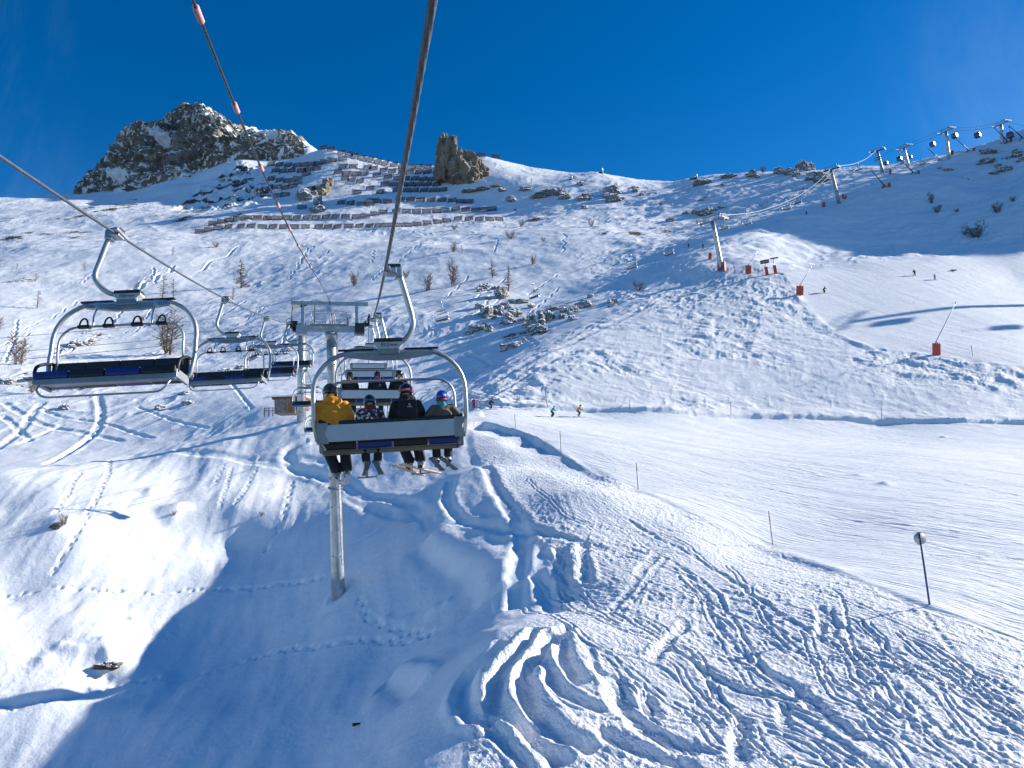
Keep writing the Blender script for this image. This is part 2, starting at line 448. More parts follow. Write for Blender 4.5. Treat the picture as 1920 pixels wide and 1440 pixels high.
def carve(line, prof, reach, soften=True):
    """apply prof(signed distance, distance along) to the snow within reach of the line"""
    x, y, tt = line
    n = len(x); step = max(1, n // 14)
    H = {}
    for i in range(0, n - 1, step):
        j = min(n - 1, i + step)
        xs, ys = x[i:j + 1], y[i:j + 1]
        pts = np.stack([xs, ys, np.full(len(xs), 0.0)], 1)
        # bounding box of this stretch in grid rows/columns (the grid is a fan around the camera)
        zz = (ys - CAM[1]) * math.cos(PITCH)
        za = zz.min() - reach - 6 - 0.12 * zz.max(); zb = zz.max() + reach + 6 + 0.16 * zz.max()
        pxa = 960 + FPX * ((xs - reach) / max(za, 5)).min() if (xs - reach).min() < 0 else 960 + FPX * (xs - reach).min() / zb
        pxb = 960 + FPX * ((xs + reach) / max(za, 5)).max() if (xs + reach).max() > 0 else 960 + FPX * (xs + reach).max() / zb
        r0, r1 = np.searchsorted(lz, math.log(max(za, 9.6))), np.searchsorted(lz, math.log(max(zb, 10)))
        c0, c1 = np.searchsorted(colx, pxa - 40), np.searchsorted(colx, pxb + 40)
        if r1 - r0 < 2 or c1 - c0 < 2:
            continue
        sx, sy = X[r0:r1, c0:c1], Y[r0:r1, c0:c1]
        best = np.full(sx.shape, 1e9, np.float32); sgn = np.zeros(sx.shape, np.float32); at = np.zeros(sx.shape, np.float32)
        for k in range(i, j):
            ax, ay, bx, by = x[k], y[k], x[k + 1], y[k + 1]
            dx, dy = bx - ax, by - ay; L2 = dx * dx + dy * dy + 1e-9
            t = np.clip(((sx - ax) * dx + (sy - ay) * dy) / L2, 0, 1)
            ex, ey = sx - ax - t * dx, sy - ay - t * dy
            d = ex * ex + ey * ey
            u = d < best
            best = np.where(u, d, best); sgn = np.where(u, np.sign(dx * ey - dy * ex), sgn); at = np.where(u, tt[k] + t * math.sqrt(L2), at)
        H.setdefault('x', []).append((r0, r1, c0, c1, np.sqrt(best) * sgn, at))
    if not H:
        return
    R0 = min(h[0] for h in H['x']); R1 = max(h[1] for h in H['x']); C0 = min(h[2] for h in H['x']); C1 = max(h[3] for h in H['x'])
    D = np.full((R1 - R0, C1 - C0), 1e9, np.float32); A = np.zeros_like(D)
    for r0, r1, c0, c1, d, at in H['x']:
        v = D[r0 - R0:r1 - R0, c0 - C0:c1 - C0]; w = A[r0 - R0:r1 - R0, c0 - C0:c1 - C0]
        u = np.abs(d) < np.abs(v)
        w[u] = at[u]; v[u] = d[u]
    ok = np.abs(D) < reach
    jit = 0.25 * fbm(X[R0:R1, C0:C1] / 0.9, Y[R0:R1, C0:C1] / 0.9, 2, 111)
    h = prof(D + (jit if soften else 0) * 0.5, A) * (1 - sstep(reach * 0.75, reach, np.abs(D)))
    end = sstep(0, 0.7, A) * (1 - sstep(tt[-1] - 0.7, tt[-1], A)) if soften else 1
    sub = SURF[R0:R1, C0:C1]
    sub[ok] += (h * end)[ok]


def groove(w, depth, rim=0.5, side=0):
    def f(d, a):
        g = -depth * np.exp(-(d / (w * 0.5)) ** 4)
        rl = np.exp(-((d - w * 0.85) / (w * 0.32)) ** 2) * (1 if side >= 0 else 0.25)
        rr = np.exp(-((d + w * 0.85) / (w * 0.32)) ** 2) * (1 if side <= 0 else 0.25)
        return g + depth * rim * (rl + rr) * (0.75 + 0.3 * np.sin(a * 1.3 + np.sin(a * 0.7)) * np.sin(a * 3.1 + 1))
    return f


def steps(w, depth, pitch):
    def f(d, a):
        a = a + pitch * (0.35 * np.sin(a * 0.83) + 0.22 * np.sin(a * 2.3 + 1))
        ph = (a / pitch) % 1.0; kk = np.floor(a / pitch); sd = np.where((kk % 2) < 1, w * 0.35, -w * 0.35) + w * 0.16 * np.sin(kk * 7.3)
        g = np.exp(-((d - sd) / (w * 0.36)) ** 2) * np.exp(-((ph - 0.5) / 0.28) ** 2)
        return -depth * g * (0.75 + 0.45 * np.sin(kk * 3.7 + 0.5)) + 0.10 * depth * np.exp(-((np.abs(d) - w) / (w * 0.4)) ** 2) - 0.2 * depth * np.exp(-(d / w) ** 2)
    return f


def twin(gap, w, depth):
    a, b = groove(w, depth), groove(w, depth)
    return lambda d, s: a(d - gap / 2, s) + b(d + gap / 2, s)



# bank along the far edge of the track, drop along the near edge of the piste
carve(polyline([(880, 766), (1000, 768), (1100, 771), (1250, 778), (1400, 784.5), (1650, 793), (1780, 795), (1920, 795), (2200, 798)], 0.8),
      lambda d, a: (0.50 + 0.08 * np.sin(a * 0.7) * np.sin(a * 0.23 + 1)) * sstep(0.0, 0.5, d) * (1 - sstep(0.7, 4.0, d)), 6.0, False)
carve(polyline([(898, 788), (1000, 813), (1060, 852), (1195, 919), (1300, 963), (1440, 1022), (1590, 1078), (1742, 1136), (1900, 1192)], 0.5),
      lambda d, a: -0.75 * (1 - 0.86 * sstep(8, 34, a)) * (0.75 + 0.35 * np.sin(a * 0.8) * np.sin(a * 0.31 + 1)) * sstep(0.0, 0.8, -d) * (1 - sstep(1.5, 4.5, -d)) + 0.03 * np.exp(-(d / 0.4) ** 2), 6.0)
carve(polyline([(1463, 512), (1530, 598), (1600, 648), (1690, 660), (1755, 668), (1920, 693), (2150, 715)], 0.8),
      lambda d, a: 0.16 * np.exp(-(d / 0.9) ** 2) * (1 + np.sin(a * 0.9) * np.sin(a * 0.37)), 4.0)

# the carved turns on the bump below the camera
for pts, w, dp_, sd in [
    ([(960, 1198), (912, 1233), (886, 1254), (870, 1280), (866, 1304), (874, 1328), (899, 1346), (945, 1357)], 0.62, 0.36, 0),
    ([(1016, 1172), (979, 1209), (944, 1251), (925, 1288), (922, 1312), (938, 1336), (971, 1354), (1010, 1378)], 0.60, 0.34, 0),
    ([(1048, 1178), (1005, 1219), (978, 1257), (984, 1294), (1000, 1326), (1034, 1362), (1090, 1396), (1130, 1410)], 0.66, 0.34, 0),
    ([(1080, 1168), (1035, 1203), (1014, 1225), (1026, 1262), (1045, 1294), (1090, 1318), (1150, 1340)], 0.5, 0.26, 0),
    ([(1050, 1187), (1056, 1230), (1077, 1267), (1100, 1290)], 0.55, 0.28, 0),
    ([(965, 1352), (1000, 1378), (1034, 1405), (1060, 1445)], 0.6, 0.30, 0),
    ([(900, 1360), (940, 1390), (985, 1440), (1000, 1480)], 0.35, 0.12, 0),
    ([(1149, 1255), (1152, 1294), (1180, 1339), (1222, 1376), (1274, 1403), (1335, 1418)], 0.6, 0.22, 0),
    ([(1100, 1355), (1180, 1396), (1246, 1424), (1330, 1450)], 0.55, 0.26, 0),
    ([(1204, 1287), (1215, 1322), (1232, 1350)], 0.5, 0.25, 0),
    ([(1240, 1026), (1183, 1100), (1128, 1162)], 0.5, 0.10, 0), ([(1255, 1035), (1200, 1105), (1150, 1160)], 0.3, 0.07, 0),
    ([(1291, 1159), (1250, 1205), (1211, 1244)], 0.4, 0.14, 0),
    ([(1528, 1128), (1541, 1159), (1534, 1200)], 0.35, 0.18, 0), ([(1546, 1132), (1563, 1176), (1558, 1200)], 0.35, 0.14, 0),
    ([(1294, 1238), (1343, 1273), (1399, 1298), (1470, 1310)], 0.4, 0.17, 0),
    ([(1405, 1235), (1461, 1273), (1510, 1308), (1590, 1366), (1640, 1400)], 0.4, 0.16, 0),
    ([(1480, 1310), (1466, 1350), (1475, 1375)], 0.35, 0.15, 0), ([(1510, 1275), (1485, 1310)], 0.35, 0.15, 0),
    ([(1388, 1335), (1385, 1391), (1376, 1445)], 0.45, 0.18, 0),
    ([(1560, 1375), (1600, 1355), (1680, 1362)], 0.4, 0.14, 0),
    # groove down the edge of the chopped snow into the hollow
    ([(849, 894), (838, 930), (842, 950), (860, 970), (890, 984), (948, 996), (985, 1000)], 0.75, 0.28, 0),
    ([(905, 872), (930, 915), (955, 950), (977, 985), (980, 1018), (972, 1062), (965, 1110), (966, 1150)], 0.9, 0.36, 0),
    ([(1000, 1060), (1015, 1090), (1030, 1118), (1042, 1150)], 0.8, 0.30, 0),
    ([(1056, 1020), (1052, 1070), (1060, 1105), (1078, 1132)], 0.7, 0.32, 0),
    ([(1090, 1010), (1095, 1060), (1100, 1100)], 0.6, 0.25, 0),
    ([(985, 1000), (1060, 1010), (1150, 1035)], 0.6, 0.18, 0),
    # tracks over the hump
    ([(310, 846), (387, 851), (468, 864), (555, 880), (640, 898), (690, 934), (744, 936), (788, 955), (812, 992)], 1.5, 0.30, 0),
    ([(560, 882), (613, 893), (671, 942), (744, 966), (800, 975)], 1.1, 0.22, 0),
    ([(830, 980), (890, 984), (977, 996), (1040, 1010)], 0.8, 0.20, 0),
    ([(592, 822), (545, 837), (533, 857), (548, 878), (600, 892)], 1.1, 0.30, 0),
    ([(470, 862), (560, 858), (640, 862)], 0.9, 0.2, 0),
    ([(645, 1030), (700, 1000), (744, 974)], 0.45, 0.10, 0), ([(672, 1062), (712, 1040), (770, 1000)], 0.5, 0.10, 0),
    # valley side, left
    ([(-30, 850), (0, 841), (48, 799), (56, 780), (80, 752)], 1.7, 0.45, 0), ([(26, 836), (97, 806), (120, 796)], 1.3, 0.35, 0),
    ([(78, 874), (129, 848), (168, 822), (188, 796), (190, 765), (182, 740)], 1.5, 0.45, 0), ([(95, 868), (140, 846), (176, 820), (196, 796)], 0.9, 0.30, 0),
    ([(0, 752), (48, 780), (97, 803), (161, 812), (239, 830)], 1.3, 0.36, 0),
    ([(60, 760), (110, 782), (194, 794), (242, 809), (296, 825)], 0.9, 0.32, 0),
    ([(0, 776), (30, 800), (60, 830)], 1.2, 0.35, 0), ([(250, 760), (330, 790), (400, 806)], 0.8, 0.25, 0), ([(420, 700), (450, 740), (478, 772)], 0.8, 0.28, 0),
    ([(885, 742), (960, 696), (1040, 655), (1130, 612), (1230, 566)], 1.6, 0.35, 0), ([(900, 752), (990, 700), (1080, 660)], 0.9, 0.25, 0),
    ([(860, 660), (905, 668), (950, 690)], 0.9, 0.22, 0), ([(980, 622), (1010, 650)], 0.8, 0.2, 0),
    ([(1330, 470), (1420, 445), (1500, 432)], 1.6, 0.5, 0),
]:
    far_ = pts[0][1] < 880 and pts[0][0] < 440
    carve(polyline(pts, 0.25 if pts[0][1] > 850 else 0.6), groove(w * (0.75 if far_ else 1), dp_ * (0.45 if far_ else (0.45 if pts[0][1] < 1110 else (0.85 if pts[0][0] < 1060 else 0.6))), 0.3 if far_ else 0.45, sd), w * 2.2)
for pts, w, dp_, pt in [
    ([(205, 861), (203, 890), (181, 935), (152, 987), (123, 1038), (100, 1080), (86, 1082)], 0.34, 0.16, 0.62), ([(152, 883), (125, 930), (97, 974)], 0.3, 0.12, 0.5),
    ([(-30, 1121), (0, 1116), (81, 1104), (152, 1103), (194, 1108), (323, 1109), (355, 1104), (420, 1104), (517, 1093), (617, 1080)], 0.34, 0.16, 0.62),
    ([(0, 1345), (48, 1330), (120, 1316), (225, 1295), (287, 1286), (359, 1270), (419, 1253), (484, 1229), (549, 1216), (627, 1205), (715, 1198), (811, 1187)], 0.34, 0.17, 0.62),
    ([(668, 1115), (695, 1167), (744, 1173), (832, 1184)], 0.35, 0.15, 0.6), ([(547, 900), (540, 940), (528, 985), (490, 1040)], 0.4, 0.14, 0.9),
    ([(435, 870), (418, 930), (408, 965)], 0.3, 0.10, 0.4), ([(480, 872), (455, 925), (440, 950)], 0.35, 0.12, 0.5), ([(418, 868), (398, 915)], 0.35, 0.08, 0.5)]:
    carve(polyline(pts, 0.2), steps(w, dp_, pt), w * 2.6, False)
# scoop with a soft cornice under the hump, and the snow ledge by the stream
carve(polyline([(806, 1000), (815, 1022), (850, 1040), (890, 1062), (914, 1090), (922, 1130)], 0.25), lambda d, a: 0.42 * sstep(-0.9, 0.1, d) * (1 - sstep(0.2, 2.2, d)) - 0.25 * np.exp(-((d + 0.8) / 0.7) ** 2), 3.0)
carve(polyline([(712, 1282), (740, 1270), (770, 1276), (790, 1292)], 0.2), lambda d, a: 0.30 * np.exp(-((d - 0.5) / 0.5) ** 2) - 0.15 * np.exp(-((d + 0.5) / 0.5) ** 2), 2.0)
carve(polyline([(-40, 1338), (40, 1322), (110, 1308), (190, 1300), (250, 1296), (330, 1275)], 0.25), lambda d, a: 0.42 * np.exp(-((d) / 1.0) ** 2) * (1 - sstep(6, 15, a)), 3.5)
carve(polyline([(-40, 1330), (40, 1312), (120, 1300), (180, 1290)], 0.25), lambda d, a: -0.30 * np.exp(-((d) / 0.35) ** 2), 1.2)
# little mounds over buried shrubs and stones
for px, py, rr, hh in [(318, 962, 1.2, 0.5), (285, 925, 1.0, 0.4), (300, 972, 0.9, -0.3), (110, 982, 1.4, 0.45), (122, 976, 0.8, 0.2), (340, 950, 0.8, 0.3), (250, 1162, 0.3, 0.12), (195, 1198, 0.3, 0.12), (110, 1212, 0.4, 0.15), (148, 1218, 0.35, 0.12), (130, 1216, 0.4, 0.14), (80, 1240, 0.5, 0.2),
                       (812, 1145, 0.4, 0.2), (838, 1130, 0.25, 0.15), (720, 1165, 0.3, 0.15), (765, 1162, 0.35, 0.15), (625, 1160, 0.6, 0.15), (1770, 820, 0.4, 0.2), (1660, 908, 0.5, 0.22), (1610, 892, 0.7, 0.15)]:
    p = hit(px, py)
    d2 = (X - p.x) ** 2 + (Y - p.y) ** 2
    SURF += hh * np.exp(-d2 / (rr * rr)) * (d2 < 9 * rr * rr)
p = hit(634, 1116)
d = np.sqrt((X - p.x) ** 2 + (Y - p.y) ** 2)
SURF += 0.25 * np.exp(-((d - 0.75) / 0.3) ** 2) * (d < 3) * (0.6 + 0.5 * lump)
# old ski turns winding down the slopes
rs = np.random.RandomState(5)


def wiggle(px, py, ex, ey, amp, n, w, dep):
    t = np.linspace(0, 1, n * 4 + 1)
    nx, ny = -(ey - py), (ex - px); L = math.hypot(nx, ny); nx /= L; ny /= L
    s = amp * np.sin(t * n * 2 * math.pi + rs.rand() * 6) * (0.6 + 0.4 * rs.rand(len(t)))
    carve(polyline([(px + (ex - px) * a + nx * b, py + (ey - py) * a + ny * b * 0.5) for a, b in zip(t, s)], 0.5), groove(w, dep, 0.5), w * 2.2)


for i in range(34):
    reg = [(170, 500, 330, 500), (560, 455, 720, 480), (150, 545, 420, 600), (20, 590, 200, 640), (440, 560, 560, 610), (820, 430, 1060, 520), (430, 470, 560, 500), (700, 440, 900, 520), (900, 500, 1100, 560)][rs.randint(9)]
    px = rs.uniform(reg[0], reg[2]); py = rs.uniform(reg[1], reg[3])
    wiggle(px, py, px - rs.uniform(-10, 80), py + rs.uniform(24, 50), rs.uniform(2, 5), rs.randint(3, 6), rs.uniform(0.5, 0.7), rs.uniform(0.12, 0.22))
wiggle(460, 458, 366, 510, 9, 2, 1.0, 0.4)
wiggle(330, 500, 250, 545, 10, 3, 1.2, 0.45)
# random extra runs through the chopped snow and on the piste
for i in range(64):
    px = rs.uniform(960, 1700); py = rs.uniform(880, 1330)
    if py < 830 + (px - 900) * 0.40:
        py = 830 + (px - 900) * 0.42 + rs.uniform(10, 120)
    a = rs.uniform(0.28, 0.68); L = rs.uniform(200, 620); c = rs.uniform(-70, 70)
    carve(polyline([(px, py), (px + L * 0.3 * math.cos(a) + c * 0.4, py + L * 0.3 * math.sin(a) - c), (px + L * 0.7 * math.cos(a) - c * 0.3, py + L * 0.7 * math.sin(a) + c * 0.7), (px + L * math.cos(a), py + L * math.sin(a))], 0.2), (twin(0.26, 0.10, rs.uniform(0.022, 0.038)) if i % 3 else groove(rs.uniform(0.14, 0.30), rs.uniform(0.02, 0.045), 0.6)), 0.7)
for i in range(34):
    px = rs.uniform(1000, 1900); py = rs.uniform(800, 1120)
    if py > 770 + (px - 900) * 0.40:
        py = rs.uniform(796, 770 + (px - 900) * 0.36) if px > 1000 else 800
    a = rs.uniform(0.05, 0.36); L = rs.uniform(160, 420); c = rs.uniform(-10, 10)
    carve(polyline([(px, py), (px + L * 0.5 * math.cos(a), py + L * 0.5 * math.sin(a) * 0.6 - c), (px + L * math.cos(a), py + L * math.sin(a) * 0.6)], 0.3), groove(rs.uniform(0.18, 0.32), rs.uniform(0.015, 0.035), 0.5), 0.7)
SPUR = [(441, 303), (405, 330), (380, 348), (327, 392), (360, 398), (392, 404), (440, 402), (480, 394), (523, 356), (500, 325)]
m_spur = zone(SPUR, 9, 425, 545)
SURF += m_spur * (5.5 * (ridged(X / 16, Y / 22, 3, 141) - 0.45) + 2.5 * (ridged(X / 6, Y / 9, 2, 143) - 0.45))
groom = m_piste + m_upper
rough = np.clip(m_chop + m_mogul, 0, 1)
# ------------------------------------------------------------------ snow material and the ground sheet
def snow_material(name, rlo=(0.045, 0.038, 0.032), rhi=(0.16, 0.13, 0.10), rsc=1.2, edge=0.9, esc=0.9):
    m = bpy.data.materials.new(name)
    m.use_nodes = True
    nt = m.node_tree; N = nt.nodes; L = nt.links
    b = N['Principled BSDF']
    b.inputs['Roughness'].default_value = 0.62
    b.inputs['Specular IOR Level'].default_value = 0.25
    geo = N.new('ShaderNodeNewGeometry')
    ag = N.new('ShaderNodeAttribute'); ag.attribute_name = 'groom'
    ar = N.new('ShaderNodeAttribute'); ar.attribute_name = 'rough'
    ak = N.new('ShaderNodeAttribute'); ak.attribute_name = 'rock'

    def noise(scale, detail=3.0, vec=None, rough=0.6):
        n = N.new('ShaderNodeTexNoise'); n.inputs['Scale'].default_value = scale; n.inputs['Detail'].default_value = detail; n.inputs['Roughness'].default_value = rough
        L.new(vec or geo.outputs['Position'], n.inputs['Vector']); return n.outputs['Fac']

    def math_(op, a, b_=None):
        n = N.new('ShaderNodeMath'); n.operation = op
        for i, v in enumerate((a, b_)):
            if v is None: continue
            if isinstance(v, (int, float)): n.inputs[i].default_value = v
            else: L.new(v, n.inputs[i])
        return n.outputs[0]
    def anis(ang, L_, T_, det=3.0):
        q = N.new('ShaderNodeMapping'); q.vector_type = 'TEXTURE'
        q.inputs['Rotation'].default_value = (0, 0, math.atan2(dp[1], dp[0]) + ang); q.inputs['Scale'].default_value = (L_, T_, 1.0)
        L.new(geo.outputs['Position'], q.inputs['Vector'])
        return noise(1.0, det, q.outputs[0])
    msk = noise(0.30, 2.0)
    pick = N.new('ShaderNodeMix'); pick.data_type = 'FLOAT'
    mr_ = N.new('ShaderNodeMapRange'); mr_.inputs['From Min'].default_value = 0.42; mr_.inputs['From Max'].default_value = 0.58; L.new(msk, mr_.inputs['Value'])
    L.new(mr_.outputs[0], pick.inputs['Factor']); L.new(anis(0.09, 2.3, 0.12), pick.inputs['A']); L.new(anis(-0.14, 3.2, 0.15), pick.inputs['B'])
    streak = math_('ADD', pick.outputs['Result'], math_('MULTIPLY', anis(0.9, 1.6, 0.10, 2.0), 0.35))
    mp2 = N.new('ShaderNodeMapping'); mp2.vector_type = 'TEXTURE'
    mp2.inputs['Rotation'].default_value = (0, 0, math.atan2(dchop[1], dchop[0])); mp2.inputs['Scale'].default_value = (1.8, 0.15, 1.0)
    L.new(geo.outputs['Position'], mp2.inputs['Vector'])
    streak2 = noise(1.0, 3.0, mp2.outputs[0])
    fine = noise(7.0, 4.0); grain = noise(26.0, 3.0)
    h = math_('MULTIPLY', math_('MULTIPLY', streak, 0.16), ag.outputs['Fac'])
    h = math_('ADD', h, math_('MULTIPLY', math_('ADD', math_('MULTIPLY', streak2, 0.09), math_('MULTIPLY', fine, 0.10)), ar.outputs['Fac']))
    h = math_('ADD', h, math_('MULTIPLY', fine, 0.022))
    h = math_('ADD', h, math_('MULTIPLY', noise(1.9, 3.0), 0.045))
    h = math_('ADD', h, math_('MULTIPLY', grain, 0.008))
    bp = N.new('ShaderNodeBump'); bp.inputs['Strength'].default_value = 0.9; bp.inputs['Distance'].default_value = 1.0
    L.new(h, bp.inputs['Height']); L.new(bp.outputs['Normal'], b.inputs['Normal'])
    # colour: clean snow with a little wind crust, dark grass and scree where the ground shows
    cr = N.new('ShaderNodeValToRGB')
    cr.color_ramp.elements[0].position = 0.35; cr.color_ramp.elements[0].color = (0.80, 0.835, 0.88, 1)
    cr.color_ramp.elements[1].position = 0.65; cr.color_ramp.elements[1].color = (0.885, 0.90, 0.92, 1)
    L.new(noise(0.35, 4.0), cr.inputs['Fac'])
    rk = N.new('ShaderNodeValToRGB')
    rk.color_ramp.elements[0].position = 0.3; rk.color_ramp.elements[0].color = (*rlo, 1)
    rk.color_ramp.elements[1].position = 0.7; rk.color_ramp.elements[1].color = (*rhi, 1)
    L.new(noise(rsc, 6.0), rk.inputs['Fac'])
    th = math_('GREATER_THAN', math_('ADD', ak.outputs['Fac'], math_('MULTIPLY', math_('SUBTRACT', noise(esc, 4.0, None, 0.75), 0.5), edge)), 0.5)
    mx = N.new('ShaderNodeMix'); mx.data_type = 'RGBA'
    L.new(th, mx.inputs['Factor']); L.new(cr.outputs['Color'], mx.inputs['A']); L.new(rk.outputs['Color'], mx.inputs['B'])
    L.new(mx.outputs['Result'], b.inputs['Base Color'])
    return m


def grid_mesh(name, Xa, Ya, Za, attrs=None):
    nr, nc = Xa.shape
    co = np.stack([Xa, Ya, Za], -1).reshape(-1, 3).astype(np.float32)
    idx = np.arange(nr * nc).reshape(nr, nc)
    q = np.stack([idx[:-1, :-1], idx[:-1, 1:], idx[1:, 1:], idx[1:, :-1]], -1).reshape(-1, 4)
    me = bpy.data.meshes.new(name)
    me.vertices.add(len(co)); me.vertices.foreach_set('co', co.ravel())
    me.loops.add(q.size); me.loops.foreach_set('vertex_index', q.ravel().astype(np.int32))
    me.polygons.add(len(q)); me.polygons.foreach_set('loop_start', np.arange(0, q.size, 4, dtype=np.int32))
    me.polygons.foreach_set('loop_total', np.full(len(q), 4, np.int32))
    me.polygons.foreach_set('use_smooth', np.ones(len(q), bool))
    for k, v in (attrs or {}).items():
        a = me.attributes.new(k, 'FLOAT', 'POINT'); a.data.foreach_set('value', np.ascontiguousarray(v, np.float32).ravel())
    me.update(calc_edges=True)
    return me


def structure(name, me, label):
    o = bpy.data.objects.new(name, me); col.objects.link(o)
    o['kind'] = 'structure'; o['label'] = label
    return o


# bare patches: scattered scree and grass showing through
rockm = np.zeros((NR, NC), np.float32)
spots = fbm(X / 6, Y / 6, 4, 131) * 0.5 + 0.5 * fbm(X / 26, Y / 26, 2, 133)
for poly, amt, zl, zh in [
    ([(1060, 470), (1330, 440), (1500, 380), (1560, 330), (1480, 325), (1240, 345), (1100, 330), (960, 330), (950, 400)], 0.17, 250, 460),
    ([(-60, 400), (330, 395), (420, 360), (520, 400), (520, 425), (330, 430), (-60, 470)], 0.22, 290, 520),
    ([(1740, 340), (1960, 340), (1960, 280), (1850, 283), (1740, 305)], 0.12, 240, 330),
    ([(-60, 700), (130, 690), (440, 680), (480, 720), (130, 735), (-60, 740)], 0.20, 120, 165),
    ([(-60, 560), (200, 500), (100, 470), (-60, 520)], 0.26, 200, 300),
    ([(60, 640), (200, 600), (230, 640), (120, 670)], 0.26, 150, 210),
    ([(560, 420), (760, 400), (760, 330), (560, 330)], 0.10, 350, 480),
    ([(860, 560), (1120, 560), (1120, 650), (960, 680), (860, 640)], 0.36, 125, 200),
    ([(800, 590), (860, 560), (870, 640), (800, 640)], 0.26, 130, 210),
]:
    rockm = np.maximum(rockm, zone(poly, 14, zl, zh) * (amt + 0.75 * spots))
rockm = np.maximum(rockm, m_spur * (0.40 + 0.66 * fbm(X / 9, (Y + SURF * 0.5) / 6, 4, 145)))
rockm = np.maximum(rockm, zone([(150, 388), (215, 372), (270, 376), (255, 402), (160, 412)], 9, 425, 545) * (0.36 + 0.6 * fbm(X / 8, Y / 8, 4, 147)))
SNOW = snow_material("snow")
structure("ground", grid_mesh("ground", X, Y, SURF, {'groom': groom, 'rough': rough, 'rock': rockm}), "snow covered slopes and ski pistes").data.materials.append(SNOW)
# ------------------------------------------------------------------ builders for things
class MB:
    """collects shapes and links them as one mesh object"""

    def __init__(self):
        self.v, self.f, self.s = [], [], []

    def add(self, vs, fs, smooth=True):
        o = len(self.v)
        self.v += [tuple(p) for p in vs]
        self.f += [tuple(i + o for i in q) for q in fs]
        self.s += [smooth] * len(fs)
        return self

    def box(self, c, size, M=None, bev=0.0):
        x, y, z = (s / 2 for s in size)
        if bev > 0:
            b = min(bev, x * 0.9, y * 0.9, z * 0.9)
            bm = bmesh.new()
            bmesh.ops.create_cube(bm, size=1.0)
            for v in bm.verts:
                v.co = Vector((v.co.x * 2 * x, v.co.y * 2 * y, v.co.z * 2 * z))
            bmesh.ops.bevel(bm, geom=bm.edges[:], offset=b, segments=2, affect='EDGES', profile=0.6)
            bm.verts.ensure_lookup_table()
            P = [v.co.copy() for v in bm.verts]; F = [[v.index for v in f.verts] for f in bm.faces]
            bm.free()
        else:
            P = [Vector((sx * x, sy * y, sz * z)) for sz in (-1, 1) for sy in (-1, 1) for sx in (-1, 1)]
            F = [(0, 2, 3, 1), (4, 5, 7, 6), (0, 1, 5, 4), (2, 6, 7, 3), (0, 4, 6, 2), (1, 3, 7, 5)]
        C = Vector(c)
        return self.add([(M @ p if M else p) + C for p in P], F, False)

    def bar(self, a, b, w, h=None, up=(0, 0, 1)):
        """square bar from a to b"""
        a, b = Vector(a), Vector(b); d = b - a
        L = d.length; d.normalize()
        s = d.cross(Vector(up))
        if s.length < 1e-4:
            s = d.cross(Vector((1, 0, 0)))
        s.normalize(); t = s.cross(d)
        M = Matrix((s, d, t)).transposed()
        return self.box((a + b) / 2, (w, L, h or w), M)

    def tube(self, pts, r, n=10, caps=True, ry=None, up=None):
        pts = [Vector(p) for p in pts]
        m = len(pts)
        rr = list(r) if hasattr(r, '__len__') else [r] * m
        r2 = (list(ry) if hasattr(ry, '__len__') else [ry] * m) if ry is not None else rr
        V, F = [], []
        ref = None
        for i, p in enumerate(pts):
            d = (pts[min(i + 1, m - 1)] - pts[max(i - 1, 0)])
            if d.length < 1e-9:
                d = Vector((0, 0, 1))
            d.normalize()
            if ref is None:
                ref = Vector(up) if up else (Vector((0, 0, 1)) if abs(d.z) < 0.9 else Vector((0, 1, 0)))
            s = d.cross(ref)
            if s.length < 1e-5:
                s = d.orthogonal()
            s.normalize(); t = s.cross(d).normalized(); ref = t if not up else Vector(up)
            for k in range(n):
                a = 2 * math.pi * k / n
                V.append(p + s * (math.cos(a) * rr[i]) + t * (math.sin(a) * r2[i]))
        for i in range(m - 1):
            for k in range(n):
                F.append((i * n + k, i * n + (k + 1) % n, (i + 1) * n + (k + 1) % n, (i + 1) * n + k))
        if caps:
            F.append(tuple(range(n))[::-1]); F.append(tuple(range((m - 1) * n, m * n)))
        return self.add(V, F)

    def ball(self, c, r, n=12, m=8, M=None, zlo=-1.0):
        rx, ry, rz = (r, r, r) if not hasattr(r, '__len__') else r
        V, F = [], []
        C = Vector(c)
        a0 = math.asin(max(-1, zlo))
        for j in range(m + 1):
            a = a0 + (math.pi / 2 - a0) * j / m
            for k in range(n):
                b = 2 * math.pi * k / n
                p = Vector((rx * math.cos(a) * math.cos(b), ry * math.cos(a) * math.sin(b), rz * math.sin(a)))
                V.append((M @ p if M else p) + C)
        for j in range(m):
            for k in range(n):
                F.append((j * n + k, j * n + (k + 1) % n, (j + 1) * n + (k + 1) % n, (j + 1) * n + k))
        F.append(tuple(range(n))[::-1])
        return self.add(V, F)

    def prism(self, outline, y0, y1, plane='xz'):
        """outline in the x-z plane, from y0 to y1"""
        n = len(outline)
        V = [Vector((a, y0, b)) for a, b in outline] + [Vector((a, y1, b)) for a, b in outline]
        F = [tuple(range(n)), tuple(range(2 * n - 1, n - 1, -1))] + [(i, i + n, (i + 1) % n + n, (i + 1) % n) for i in range(n)]
        return self.add(V, F, False)

    def build(self, name, m, parent=None, link=True):
        me = bpy.data.meshes.new(name)
        me.from_pydata([tuple(p) for p in self.v], [], self.f)
        me.polygons.foreach_set('use_smooth', self.s)
        me.update()
        o = bpy.data.objects.new(name, me)
        me.materials.append(m)
        col.objects.link(o)
        if parent is not None:
            o.parent = parent
        return o


def tag(o, label, cat, group=None, kind=None):
    o['label'] = label; o['category'] = cat
    if group: o['group'] = group
    if kind: o['kind'] = kind
    return o


def thing(name, label, cat, loc=(0, 0, 0), M=None, group=None):
    o = bpy.data.objects.new(name, None)
    o.empty_display_size = 0.3
    if M is not None:
        o.matrix_world = Matrix.Translation(Vector(loc)) @ M.to_4x4()
    else:
        o.location = Vector(loc)
    col.objects.link(o)
    return tag(o, label, cat, group)


